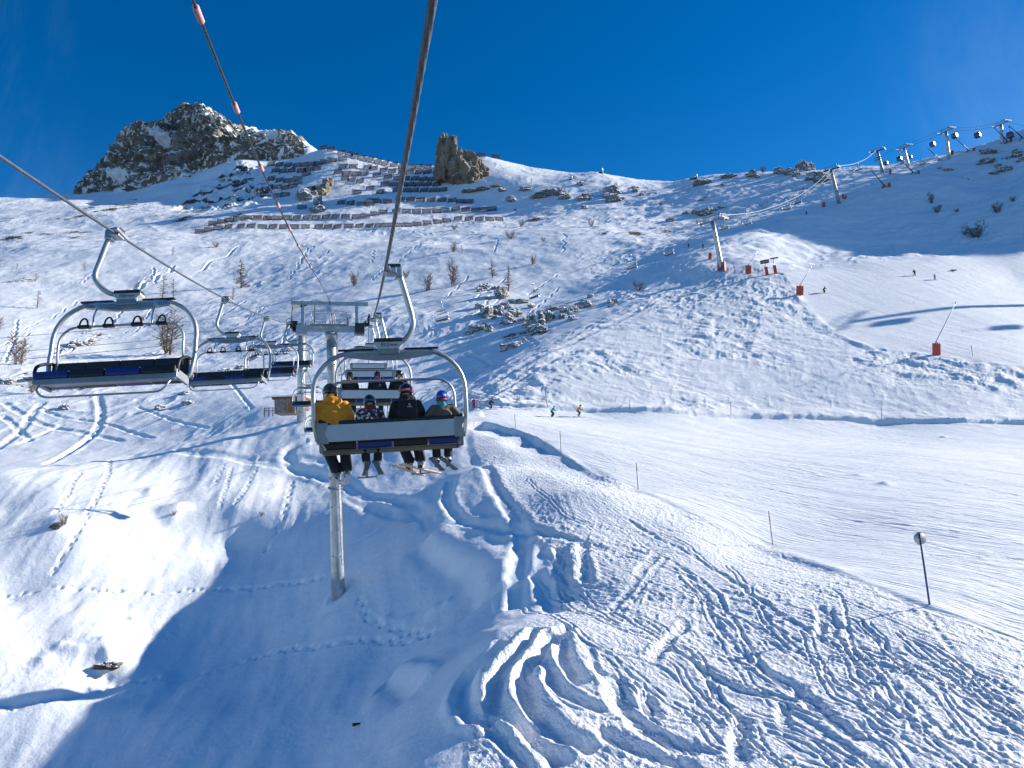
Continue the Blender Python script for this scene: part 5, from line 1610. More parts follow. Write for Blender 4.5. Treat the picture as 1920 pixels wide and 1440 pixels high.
def glove_hand(parent, wrist, d, palm_n, m, k=1.0, vox=0.008, grip=0.8):
    """palm with four unequal curled fingers and a thumb off its side"""
    w = Vector(wrist); d = Vector(d).normalized(); nrm = Vector(palm_n).normalized(); s = d.cross(nrm).normalized()
    mb = MB()
    mb.tube([w - d * 0.03 * k, w + d * 0.02 * k, w + d * 0.06 * k, w + d * 0.095 * k], [0.034 * k, 0.036 * k, 0.046 * k, 0.044 * k], 10, True, [0.03 * k, 0.028 * k, 0.024 * k, 0.02 * k], nrm)
    for i, L in enumerate((0.074, 0.084, 0.078, 0.06)):
        o = w + d * 0.088 * k + s * (0.033 - 0.022 * i) * k
        a = 0.5 * grip; p = [o]
        dir_ = d.copy()
        for seg in (0.42, 0.33, 0.25):
            dir_ = (dir_ * math.cos(a) + nrm * math.sin(a)).normalized()
            p.append(p[-1] + dir_ * L * seg * k)
            nr2 = (nrm - dir_ * nrm.dot(dir_)); 
            a = 0.62 * grip
        mb.tube(p, [0.0135 * k, 0.013 * k, 0.012 * k, 0.010 * k], 7)
        mb.ball(p[-1], 0.010 * k, 7, 5)
    o = w + d * 0.02 * k + s * 0.036 * k
    p = [o, o + (d * 0.5 + s * 0.75 + nrm * 0.3).normalized() * 0.035 * k, o + (d * 0.75 + s * 0.55 + nrm * 0.55).normalized() * 0.066 * k]
    mb.tube(p, [0.017 * k, 0.015 * k, 0.012 * k], 8); mb.ball(p[-1], 0.012 * k, 7, 5)
    return fused(mb, 'glove', m, parent, vox * k, 1)


def ski_mesh(L=1.68, w=0.075, m=None, parent=None, foot=None, d=None, up=None, tail=0.46):
    foot, d = Vector(foot), Vector(d).normalized(); up = Vector(up or (0, 0, 1)); s = d.cross(up).normalized(); up = s.cross(d)
    mb = MB(); V, F = [], []
    n = 18
    for i in range(n + 1):
        t = i / n
        y = (t - tail) * L
        ww = w * 0.5 * (1 + 0.45 * (2 * t - 1) ** 2) * (min(1, (1 - t) / 0.05 + 0.15)) * min(1, t / 0.02 + 0.6)
        z = 0.22 * max(0, t - 0.86) ** 1.5 * 6 * 0.16 + 0.10 * max(0, 0.03 - t)
        for sx, dz in ((-1, 0), (1, 0), (1, 0.016), (-1, 0.016)):
            V.append(foot + d * y + s * ww * sx + up * (z + dz))
    for i in range(n):
        for k in range(4):
            F.append((i * 4 + k, i * 4 + (k + 1) % 4, i * 4 + 4 + (k + 1) % 4, i * 4 + 4 + k))
    F.append((3, 2, 1, 0)); F.append((n * 4, n * 4 + 1, n * 4 + 2, n * 4 + 3))
    mb.add(V, F, False)
    return mb.build('ski', m, parent)


def person(label, loc, J, col_j, col_t, col_h, boots, M=None, k=1.0, vox=0.02, skis=None, poles=None, hood=None, extra=None, group=None, turn=0.0, bulk=1.0, face=True):
    """J: joints in metres before scaling by k, local +Y forward"""
    t = thing('person', label, 'person', loc, M, group)
    j = {n: Vector(p) * k for n, p in J.items()}
    S_ = lambda v: v * k
    hd = j['head']; hx = Matrix.Rotation(turn, 3, 'Z')
    # body: one continuous figure under the clothes, with its head and face
    b = MB()
    b.tube([j['pelvis'], j['pelvis'].lerp(j['chest'], 0.5), j['chest'], j['neck']], [S_(0.145), S_(0.13), S_(0.155), S_(0.06)], 12, True, [S_(0.10), S_(0.095), S_(0.105), S_(0.055)], (0, 1, 0.2))
    b.tube([j['neck'] - Vector((0, 0, S_(0.04))), hd], [S_(0.062), S_(0.055)], 10)
    b.ball(hd, (S_(0.076), S_(0.095), S_(0.112)), 16, 12, hx)
    fw = hx @ Vector((0, 1, 0)); sd = hx @ Vector((1, 0, 0))
    if face:
        b.ball(hd + fw * S_(0.035) - Vector((0, 0, S_(0.075))), (S_(0.05), S_(0.055), S_(0.045)), 10, 8, hx)
        b.ball(hd + fw * S_(0.10) - Vector((0, 0, S_(0.022))), (S_(0.015), S_(0.02), S_(0.026)), 8, 6, hx)
        for s in (-1, 1):
            b.ball(hd + sd * S_(0.078) * s - Vector((0, 0, S_(0.015))), (S_(0.012), S_(0.025), S_(0.034)), 8, 6, hx)
    for s in ('l', 'r'):
        limb(b, j['sh' + s], j['el' + s], S_(0.05), S_(0.042)); limb(b, j['el' + s], j['wr' + s], S_(0.042), S_(0.03))
        limb(b, j['hip' + s], j['kn' + s], S_(0.085), S_(0.055)); limb(b, j['kn' + s], j['an' + s], S_(0.055), S_(0.04))
        b.tube([j['chest'] + Vector((0, 0, S_(0.08))), j['sh' + s]], [S_(0.07), S_(0.055)], 8)
    fused(b, 'body', SKIN, t, vox * 0.8)
    if face:
        f = MB()
        for s in (-1, 1):
            f.ball(hd + fw * S_(0.088) + sd * S_(0.031) * s + Vector((0, 0, S_(0.008))), S_(0.012), 8, 6)
        f.build('eyes', BLACKINK, t)
        f = MB(); f.ball(hd + fw * S_(0.088) - Vector((0, 0, S_(0.068))), (S_(0.026), S_(0.008), S_(0.007)), 8, 6, hx)
        f.build('mouth', mat('lips', (0.40, 0.16, 0.14), 0.5), t)
    # jacket
    a = MB(); g = bulk
    pel, ch, nk = j['pelvis'], j['chest'], j['neck']
    a.tube([pel - (ch - pel) * 0.22, pel, pel.lerp(ch, 0.45), ch, ch.lerp(nk, 0.55), nk + (nk - ch) * 0.05], [S_(0.19) * g, S_(0.195) * g, S_(0.185) * g, S_(0.205) * g, S_(0.15) * g, S_(0.085)], 16, True, [S_(0.15), S_(0.15) * g, S_(0.145) * g, S_(0.15) * g, S_(0.12), S_(0.08)], (0, 1, 0.2))
    for s in ('l', 'r'):
        limb(a, j['sh' + s], j['el' + s], S_(0.078) * g, S_(0.064) * g); limb(a, j['el' + s], j['wr' + s], S_(0.064) * g, S_(0.048))
        a.tube([ch + Vector((0, 0, S_(0.06))), j['sh' + s]], [S_(0.12), S_(0.082)], 10)
    if hood:
        q = nk + Vector((0, -S_(0.085), S_(0.02)))
        a.ball(q, (S_(0.15), S_(0.075), S_(0.085)), 12, 8)
        a.tube([q + Vector((-S_(0.13), S_(0.04), 0)), q + Vector((0, -S_(0.06), -S_(0.03))), q + Vector((S_(0.13), S_(0.04), 0))], S_(0.035), 8)
    jk = fused(a, 'jacket', col_j, t, vox)
    if vox < 0.03:
        tx = bpy.data.textures.get('folds') or bpy.data.textures.new('folds', 'CLOUDS')
        tx.noise_scale = 0.11; tx.noise_depth = 2
        dm = jk.modifiers.new('folds', 'DISPLACE'); dm.texture = tx; dm.texture_coords = 'LOCAL'; dm.strength = 0.028; dm.mid_level = 0.5
    # trousers
    r = MB()
    r.tube([pel + (ch - pel) * 0.12, pel, (j['hipl'] + j['hipr']) / 2 - Vector((0, 0, S_(0.03)))], [S_(0.165), S_(0.175), S_(0.15)], 14, True, [S_(0.125), S_(0.135), S_(0.12)], (0, 1, 0.2))
    for s in ('l', 'r'):
        limb(r, j['hip' + s], j['kn' + s], S_(0.108), S_(0.082)); limb(r, j['kn' + s], j['an' + s], S_(0.088), S_(0.092))
    fused(r, 'trousers', col_t, t, vox)
    # boots, skis
    for s in ('l', 'r'):
        an = j['an' + s]; dr = j['to' + s].normalized() if False else (j['to' + s] - an); dr.normalize()
        up = Vector((0, 0, 1)); up = (up - dr * up.dot(dr)).normalized()
        bt = MB()
        sole = an - up * S_(0.16)
        bt.tube([an + up * S_(0.06) - dr * S_(0.01), an - up * S_(0.03), an - up * S_(0.11)], [S_(0.066), S_(0.064), S_(0.062)], 12, True, [S_(0.075), S_(0.075), S_(0.09)], dr)
        bt.tube([sole - dr * S_(0.12) + up * S_(0.035), sole - dr * S_(0.07) + up * S_(0.05), sole + dr * S_(0.08) + up * S_(0.045), sole + dr * S_(0.17) + up * S_(0.028)], [S_(0.042), S_(0.052), S_(0.052), S_(0.036)], 12, True, [S_(0.038), S_(0.055), S_(0.05), S_(0.03)], up)
        bo = bt.build('ski_boot', boots, t)
        bk = MB()
        for hh in (-0.07, -0.02, 0.03):
            bk.tube([an + up * S_(hh) + dr.cross(up) * S_(0.06) * q + dr * S_(0.055 - 0.05 * abs(q)) for q in (-1, -0.5, 0, 0.5, 1)], S_(0.009), 5)
        bk.box(an + up * S_(-0.02) - dr * S_(0.078), (S_(0.05), S_(0.02), S_(0.10)))
        bk.build('buckles', BLACK, bo)
        if skis is not None:
            sm, L, tl, tilt = skis
            sk = ski_mesh(L * k, 0.08, sm, t, sole - up * S_(0.03), Matrix.Rotation(tilt[0 if s == 'l' else 1], 3, 'Z') @ dr, up, tl)
            bd = MB()
            for yy in (-0.15, 0.20):
                bd.box(sole - up * S_(0.0) + dr * S_(yy), (S_(0.07), S_(0.10), S_(0.04)), Matrix((dr.cross(up), dr, up)).transposed())
            bd.build('binding', BLACK, sk)
    # gloves
    gl = extra.get('glove', BLACK) if extra else BLACK
    for s in ('l', 'r'):
        d = (j['wr' + s] - j['el' + s]).normalized()
        glove_hand(t, j['wr' + s], d, (0.25 if s == 'l' else -0.25, 0.2, -1), gl, 1.08 * k, 0.009 if vox < 0.03 else 0.016)
        if poles:
            tip = Vector(poles[0 if s == 'l' else 1]) * k
            hnd = j['wr' + s] + d * S_(0.07)
            pm = MB(); tp = hnd + (hnd - tip).normalized() * S_(0.07)
            pm.tube([tp, hnd - (hnd - tip).normalized() * S_(0.06)], 0.014, 7); pm.tube([tp, tip], 0.009, 6)
            pm.tube([tip + (hnd - tip).normalized() * S_(0.07), tip + (hnd - tip).normalized() * S_(0.075)], 0.035, 8)
            pm.build('ski_pole', DARK, t)
    # helmet
    h = MB()
    HM = hx @ Matrix.Rotation(R(-8), 3, 'X')
    h.ball(hd + Vector((0, 0, S_(0.012))) - fw * S_(0.006), (S_(0.124), S_(0.146), S_(0.142)), 20, 14, HM, -0.32)
    for s in (-1, 1):
        h.ball(hd + sd * S_(0.092) * s - Vector((0, 0, S_(0.06))) - fw * S_(0.01), (S_(0.026), S_(0.052), S_(0.06)), 10, 8, hx)
    he = h.build('helmet', col_h, t)
    ex = extra or {}
    if 'strap' in ex:
        st = MB(); pts = []
        for i in range(25):
            a_ = 2 * math.pi * i / 24
            pts.append(hd + hx @ Vector((S_(0.1275) * math.cos(a_), S_(0.150) * math.sin(a_), S_(0.035 + 0.012 * math.sin(a_)))))
        V = []; F = []
        for i, p in enumerate(pts):
            V += [p - Vector((0, 0, S_(0.020))), p + Vector((0, 0, S_(0.020)))]
        for i in range(len(pts) - 1):
            F.append((2 * i, 2 * i + 2, 2 * i + 3, 2 * i + 1))
        st.add(V, F)
        so = st.build('goggle_strap', ex['strap'], t)
        sl = so.modifiers.new('thick', 'SOLIDIFY'); sl.thickness = 0.004 * k; sl.offset = 1
        if 'ring' in ex:
            rg = MB(); pr = []
            for i in range(17):
                a_ = 2 * math.pi * i / 16
                th = -math.pi / 2 + 0.26 * math.cos(a_)
                pr.append(hd + hx @ Vector((S_(0.132) * math.cos(th) - 0.0, S_(0.1555) * math.sin(th), S_(0.0245 + 0.011 * math.sin(a_)))))
            rg.tube(pr, S_(0.0038), 5, False)
            rg.build('ring_emblem', ex['ring'], so)
        lens = MB(); lens.ball(hd + fw * S_(0.085) + Vector((0, 0, S_(0.022))), (S_(0.085), S_(0.05), S_(0.045)), 14, 10, hx)
        lens.build('goggles', mat('goggle_lens', (0.03, 0.03, 0.05), 0.15, 0.0, 0.0, coat=1.0), t)
    if 'band' in ex:
        st = MB(); V, F = [], []
        for i in range(25):
            a_ = 2 * math.pi * i / 24
            for zz in (-0.055, -0.012):
                V.append(hd + hx @ Vector((S_(0.1265) * math.cos(a_), S_(0.149) * math.sin(a_) - S_(0.004), S_(zz) + S_(0.018) * math.sin(a_))))
        for i in range(24):
            F.append((2 * i, 2 * i + 2, 2 * i + 3, 2 * i + 1))
        st.add(V, F); so = st.build('helmet_band', ex['band'], t)
        sl = so.modifiers.new('thick', 'SOLIDIFY'); sl.thickness = 0.004 * k; sl.offset = 1
    if 'neck' in ex:
        nw = MB(); nw.tube([nk - Vector((0, 0, S_(0.04))), nk + Vector((0, 0.0, S_(0.02))), nk + Vector((0, 0.01, S_(0.075)))], [S_(0.13), S_(0.12), S_(0.105)], 14, True, [S_(0.115), S_(0.105), S_(0.10)], (0, 1, 0))
        fused(nw, 'neck_warmer', ex['neck'], t, vox * 0.8)
    if 'pack' in ex:
        pk = MB(); c0 = ch.lerp(pel, 0.02) + Vector((0, -S_(0.165), S_(0.02)))
        pk.box(c0, (S_(0.30), S_(0.09), S_(0.30)), None, S_(0.04))
        po = pk.build('backpack', ex['pack'], t)
        mk = MB()
        cc = c0 + Vector((S_(0.03), -S_(0.048), S_(0.06)))
        mk.tube([cc + Vector((S_(0.016) * math.cos(a_), 0, S_(0.018) * math.sin(a_))) for a_ in np.linspace(0.9, 6.9, 12)], S_(0.005), 5)
        for q in range(6):
            mk.box(cc + Vector((S_(-0.035 + 0.014 * q), 0, -S_(0.036))), (S_(0.009), 0.004, S_(0.012)))
        mk.build('emblem', WHITE, po)
    return t, j


SIT = {'pelvis': (0, 0.10, 0.12), 'chest': (0, 0.06, 0.44), 'neck': (0, 0.08, 0.60), 'head': (0, 0.11, 0.755),
       'shl': (-0.185, 0.06, 0.53), 'shr': (0.185, 0.06, 0.53), 'ell': (-0.27, 0.16, 0.28), 'elr': (0.27, 0.16, 0.28), 'wrl': (-0.17, 0.40, 0.24), 'wrr': (0.17, 0.40, 0.24),
       'hipl': (-0.10, 0.14, 0.11), 'hipr': (0.10, 0.14, 0.11), 'knl': (-0.13, 0.55, 0.10), 'knr': (0.13, 0.55, 0.10), 'anl': (-0.12, 0.57, -0.40), 'anr': (0.12, 0.57, -0.40),
       'tol': (-0.12, 0.75, -0.44), 'tor': (0.12, 0.75, -0.44)}


def sit(**kw):
    d = dict(SIT); d.update(kw); return d


YELLOW = cloth('yellow', (0.80, 0.31, 0.018)); NAVY = cloth('navy', (0.014, 0.018, 0.034)); JET = cloth('black', (0.012, 0.012, 0.016))
CYAN = cloth('cyan', (0.03, 0.42, 0.50)); TAN = cloth('tan_brown', (0.15, 0.105, 0.075))
HBLACK = mat('black_helmet', (0.012, 0.012, 0.015), 0.28, 0, 0.05, coat=0.6); HBLUE = mat('blue_helmet', (0.012, 0.07, 0.50), 0.3, 0, 0.04, coat=0.6)
BWHITE = mat('white_boot', (0.66, 0.65, 0.62), 0.4, 0, 0.06); BGREY = mat('grey_boot', (0.40, 0.42, 0.40), 0.45, 0, 0.2, 14.0)
SKIW = mat('white_ski', (0.62, 0.60, 0.56), 0.35); SKIT = mat('tan_ski', (0.62, 0.42, 0.26), 0.4, 0, 0.2, 7.0); SKID = mat('dark_ski', (0.03, 0.03, 0.035), 0.35, 0, 0.2, 9.0)
PRINT = bpy.data.materials.new('patterned_cloth'); PRINT.use_nodes = True
_nt = PRINT.node_tree; _n = _nt.nodes.new('ShaderNodeTexVoronoi'); _n.inputs['Scale'].default_value = 26; _tc = _nt.nodes.new('ShaderNodeTexCoord')
_nt.links.new(_tc.outputs['Object'], _n.inputs['Vector']); _r2 = _nt.nodes.new('ShaderNodeValToRGB'); _r2.color_ramp.interpolation = 'CONSTANT'
_r2.color_ramp.elements[0].color = (0.03, 0.03, 0.04, 1); _r2.color_ramp.elements[1].position = 0.5; _r2.color_ramp.elements[1].color = (0.72, 0.70, 0.70, 1)
_e = _r2.color_ramp.elements.new(0.72); _e.color = (0.25, 0.08, 0.12, 1)
_sp = _nt.nodes.new('ShaderNodeSeparateColor'); _nt.links.new(_n.outputs['Color'], _sp.inputs[0]); _nt.links.new(_sp.outputs[0], _r2.inputs['Fac'])
_nt.links.new(_r2.outputs['Color'], _nt.nodes['Principled BSDF'].inputs['Base Color']); _nt.nodes['Principled BSDF'].inputs['Roughness'].default_value = 0.8


def seat_of(chair, x, dz=0.0, dy=0.0):
    M = chair.matrix_world.copy()
    q = M @ Vector((x, 0.06 + dy, -2.77 + dz))
    return q, M.to_3x3()


bpy.context.view_layer.update()
q, M = seat_of(CH_A, -0.93)
person('person in a yellow hooded jacket and dark helmet, left end of the nearest chair', q, sit(anl=(0.0, 0.60, -0.44), tol=(0.02, 0.80, -0.455), knl=(-0.20, 0.55, 0.08), anr=(0.17, 0.57, -0.42), tor=(0.17, 0.77, -0.435), head=(-0.03, 0.12, 0.76)),
       YELLOW, NAVY, HBLACK, BGREY, M, 1.03, 0.014, (SKIW, 1.55, 0.46, (R(0), R(4))), None, True, {'glove': JET, 'neck': JET}, 'riders on the nearest chair', 0.15, 1.22)
q, M = seat_of(CH_A, -0.34)
person('child in a patterned jacket with a blue goggle strap, second on the nearest chair', q, sit(knl=(-0.15, 0.52, 0.11), knr=(0.15, 0.52, 0.11)), PRINT, NAVY, HBLACK, BWHITE, M, 0.80, 0.014, (SKID, 1.25, 0.46, (R(4), R(-7))), None, None,
       {'strap': mat('blue_strap', (0.02, 0.16, 0.40), 0.6), 'neck': cloth('dark_red', (0.20, 0.025, 0.03))}, 'riders on the nearest chair', 0.0, 1.05)
q, M = seat_of(CH_A, 0.26)
person('person in black with a pink goggle strap and black backpack on the nearest chair', q, sit(anl=(0.02, 0.60, -0.38), knl=(-0.16, 0.55, 0.10), tol=(0.06, 0.78, -0.40), anr=(0.22, 0.58, -0.36), tor=(0.25, 0.76, -0.38)),
       JET, NAVY, HBLACK, BWHITE, M, 0.98, 0.014, (SKIT, 1.62, 0.48, (R(-9), R(-20))), None, True, {'strap': mat('pink_strap', (0.45, 0.10, 0.17), 0.6), 'ring': mat('pale_pink_mark', (0.75, 0.50, 0.55), 0.6), 'pack': JET, 'neck': cloth('dark_brown', (0.05, 0.03, 0.03))}, 'riders on the nearest chair', -0.2, 1.08)
q, M = seat_of(CH_A, 0.84)
t, j = person('child in a blue helmet and turquoise hood, right end of the nearest chair', q, sit(knl=(-0.13, 0.52, 0.11), knr=(0.15, 0.52, 0.11), ell=(-0.33, 0.02, 0.36), elr=(0.33, 0.05, 0.36), wrl=(-0.30, 0.25, 0.40), wrr=(0.28, 0.25, 0.40)),
       TAN, NAVY, HBLUE, BWHITE, M, 0.82, 0.014, (SKID, 1.2, 0.48, (R(-17), R(-22))), None, None, {'band': mat('red_band', (0.55, 0.035, 0.05), 0.5), 'neck': CYAN}, 'riders on the nearest chair', -0.1, 1.1)
mk = MB()
hd = j['head']
for q_ in range(7):
    a_ = -math.pi / 2 + 0.15 + q_ * 0.09
    mk.box(hd + Vector((0.126 * math.cos(a_) * 0.80, 0.150 * math.sin(a_) * 0.80, 0.035)), (0.012, 0.006, 0.018), Matrix.Rotation(a_ + math.pi / 2, 3, 'Z'))
mk.build('helmet_mark', WHITE, t)
# riders on the second chair
q, M = seat_of(CH_B, -0.78)
person('person all in black, left end of the second chair', q, SIT, JET, JET, HBLACK, BWHITE, M, 0.98, 0.02, (SKIW, 1.6, 0.46, (0.1, -0.1)), None, None, None, 'riders on the second chair', 0.0, 1.1)
q, M = seat_of(CH_B, 0.12)
person('person in black with a magenta collar, middle of the second chair', q, SIT, JET, NAVY, HBLACK, BWHITE, M, 1.0, 0.02, (SKIT, 1.6, 0.46, (0.2, -0.1)), None, None, {'neck': cloth('magenta', (0.42, 0.05, 0.24))}, 'riders on the second chair', -0.2, 1.08)
q, M = seat_of(CH_B, 0.84)
person('broad person in a plain black jacket, right end of the second chair', q, SIT, JET, NAVY, HBLACK, BWHITE, M, 1.06, 0.02, (SKIW, 1.6, 0.46, (0.1, -0.2)), None, None, None, 'riders on the second chair', 0.0, 1.15)

STAND = {'pelvis': (0, 0, 0.93), 'chest': (0, 0.03, 1.27), 'neck': (0, 0.05, 1.46), 'head': (0, 0.08, 1.62), 'shl': (-0.185, 0.03, 1.38), 'shr': (0.185, 0.03, 1.38), 'ell': (-0.25, -0.02, 1.10), 'elr': (0.25, -0.02, 1.10),
         'wrl': (-0.24, 0.20, 0.98), 'wrr': (0.24, 0.20, 0.98), 'hipl': (-0.10, 0, 0.90), 'hipr': (0.10, 0, 0.90), 'knl': (-0.13, 0.08, 0.52), 'knr': (0.13, 0.08, 0.52), 'anl': (-0.14, 0.0, 0.17), 'anr': (0.14, 0.0, 0.17),
         'tol': (-0.14, 0.2, 0.17), 'tor': (0.14, 0.2, 0.17)}
BENT = {'pelvis': (0, -0.12, 0.78), 'chest': (0, 0.10, 1.08), 'neck': (0, 0.19, 1.24), 'head': (0, 0.27, 1.38), 'shl': (-0.185, 0.14, 1.18), 'shr': (0.185, 0.14, 1.18), 'ell': (-0.30, 0.20, 0.92), 'elr': (0.30, 0.20, 0.92),
        'wrl': (-0.28, 0.42, 0.88), 'wrr': (0.28, 0.42, 0.88), 'hipl': (-0.10, -0.12, 0.76), 'hipr': (0.10, -0.12, 0.76), 'knl': (-0.14, 0.16, 0.48), 'knr': (0.14, 0.16, 0.48), 'anl': (-0.15, -0.02, 0.17), 'anr': (0.15, -0.02, 0.17),
        'tol': (-0.15, 0.18, 0.17), 'tor': (0.15, 0.18, 0.17)}
REDC = cloth('red', (0.62, 0.035, 0.03)); TEAL = cloth('teal', (0.05, 0.33, 0.36)); OCHRE = cloth('ochre', (0.62, 0.30, 0.06)); GREYN = cloth('charcoal', (0.03, 0.03, 0.035))


def skier(label, px, py, J, heading, cj, ct, ch, k=1.0, poles=True, wide=0.0):
    p = hit(px, py)
    d = Vector((math.cos(heading), math.sin(heading), 0)); s = Vector((d.y, -d.x, 0))
    # slope under the skis
    def hgt(v):
        x, _, z = proj(np.array(v)); return ground(float(x), float(z)).z
    e = 0.7
    d.z = (hgt(p + d * e) - hgt(p - d * e)) / (2 * e); dn = d.normalized()
    up = s.cross(dn).normalized()
    M = Matrix((s, Vector((dn.x, dn.y, 0)).normalized(), Vector((0, 0, 1)))).transposed()
    J2 = dict(J)
    pitch = math.atan2(d.z, 1)
    for q in ('l', 'r'):
        a = Vector(J2['an' + q])
        J2['to' + q] = tuple(a + Vector((0, 0.2, 0.2 * math.tan(pitch))))
    pl = None
    if poles:
        pl = [(-0.42 - wide, -0.35, 0.12 - 0.35 * d.z), (0.42 + wide, -0.35, 0.12 - 0.35 * d.z)]
    person(label, p + Vector((0, 0, 0.03)), J2, cj, ct, ch, BWHITE, M, k, 0.034, (SKID, 1.65, 0.46, (0, 0)), pl, None, None, 'skiers on the pistes', 0.0, 1.1)


skier('person in a red jacket and black trousers standing by the chair frame', 889, 768.5, STAND, R(60), REDC, JET, REDC, 0.98, False)
skier('person in dark blue leaning on poles, right of the red jacket', 921, 768.0, BENT, R(8), NAVY, JET, HBLACK, 1.0)
skier('person in a teal jacket skiing the near piste', 1036, 782.5, dict(BENT, knl=(-0.22, 0.10, 0.48), anl=(-0.30, -0.05, 0.17)), R(18), TEAL, JET, HBLACK, 0.98)
skier('person in an ochre yellow jacket skiing the near piste', 1086, 782, BENT, R(5), OCHRE, GREYN, HBLACK, 1.08, True, 0.25)
skier('person in black on the upper piste beside the snow lance', 1545, 550, BENT, R(20), JET, JET, HBLACK, 1.0)
skier('person in dark clothes carving at the top of the upper piste', 1715, 517, BENT, R(215), JET, JET, HBLACK, 1.0)
skier('small person in a pale jacket, lowest of the upper piste group', 1753, 525, STAND, R(200), cloth('pale_grey', (0.35, 0.36, 0.38)), JET, HBLACK, 0.85)
skier('tiny person low on the shaded slope left of the padded pylon', 1291, 464, BENT, R(200), JET, JET, HBLACK, 0.9)
skier('tiny upright person on the shaded slope just left of the padded pylon', 1319, 467, STAND, R(200), JET, JET, HBLACK, 1.0)
skier('tiny dark person high on the shaded slope right of the padded pylon', 1512, 403, BENT, R(220), JET, JET, HBLACK, 0.9)
# someone lying on the snow
p = hit(1789, 508)
LIE = {'pelvis': (0, 0, 0.16), 'chest': (0, 0.32, 0.20), 'neck': (0, 0.48, 0.24), 'head': (0, 0.63, 0.30), 'shl': (-0.18, 0.42, 0.2), 'shr': (0.18, 0.42, 0.2), 'ell': (-0.35, 0.25, 0.12), 'elr': (0.33, 0.3, 0.12), 'wrl': (-0.42, 0.05, 0.1), 'wrr': (0.40, 0.5, 0.1),
       'hipl': (-0.1, 0, 0.15), 'hipr': (0.1, 0, 0.15), 'knl': (-0.14, -0.40, 0.22), 'knr': (0.14, -0.40, 0.22), 'anl': (-0.14, -0.78, 0.2), 'anr': (0.14, -0.78, 0.2), 'tol': (-0.2, -0.82, 0.4), 'tor': (0.2, -0.82, 0.4)}
person('person in dark red lying on the snow at the top of the upper piste', p, LIE, cloth('dark_red2', (0.16, 0.03, 0.03)), JET, HBLACK, BWHITE, Matrix.Rotation(R(-70), 3, 'Z'), 1.1, 0.034, None, None, None, None, 'skiers on the pistes')
# ------------------------------------------------------------------ the second chairlift, crossing behind and climbing the right hillside
CX = [(-40, 56), (0, 62), (60, 64), (290, 75), (475, 85), (520, 88), (697, 102), (818, 112), (1005, 140), (1178, 160), (1338, 183), (1562, 250), (1646, 318)]


def cz(px):
    return float(np.interp(px, [a for a, b in CX], [b for a, b in CX]))


def cable(name, label, pts, r, m, group, n=70, zoff=0.0):
    xs = np.linspace(pts[0][0], pts[-1][0], n)
    P = [Vector(p) for p in smoothpath([V3(x, y, cz(x) + zoff) for x, y in pts], 10)]
    b = MB(); b.tube(P, r, 5)
    return tag(b.build(name, m), label, 'rope', group)


GR2 = 'ropes of the second chairlift'
cable('haul_rope', 'lower rope of the second chairlift crossing behind the near chairs', [(-40, 680), (60, 672), (290, 650), (475, 629), (523, 623), (697, 600), (818, 571), (1005, 531), (1178, 474), (1330, 412)], 0.035, ROPE, GR2)
cable('haul_rope', 'middle rope of the second chairlift crossing behind the near chairs', [(-40, 664), (60, 657), (290, 637), (360, 625), (535, 608), (697, 592), (867, 549), (1100, 488), (1330, 406)], 0.03, ROPE, GR2, zoff=5)
cable('signal_cable', 'upper thin cable of the second chairlift, left of the pylon', [(-40, 640), (0, 634), (290, 609), (479, 590), (683, 574), (880, 530), (1100, 470), (1336, 402)], 0.028, ROPE, GR2, zoff=3)
cable('haul_rope', 'frosted rope sagging from the padded pylon up to the dark pylon', [(1345, 404), (1390, 401), (1430, 394), (1490, 371), (1530, 344), (1556, 318)], 0.085, FROST, GR2)
cable('haul_rope', 'thinner frosted rope just under the sagging one', [(1352, 408), (1400, 404), (1440, 396), (1495, 374), (1535, 348), (1566, 318)], 0.06, FROST, GR2, zoff=3)
cable('haul_rope', 'short frosted rope between the two dark pylons on the skyline', [(1568, 311), (1585, 310), (1605, 306), (1625, 297), (1642, 283)], 0.09, FROST, GR2)

PADP = mat('grey_pad', (0.10, 0.12, 0.15), 0.7)


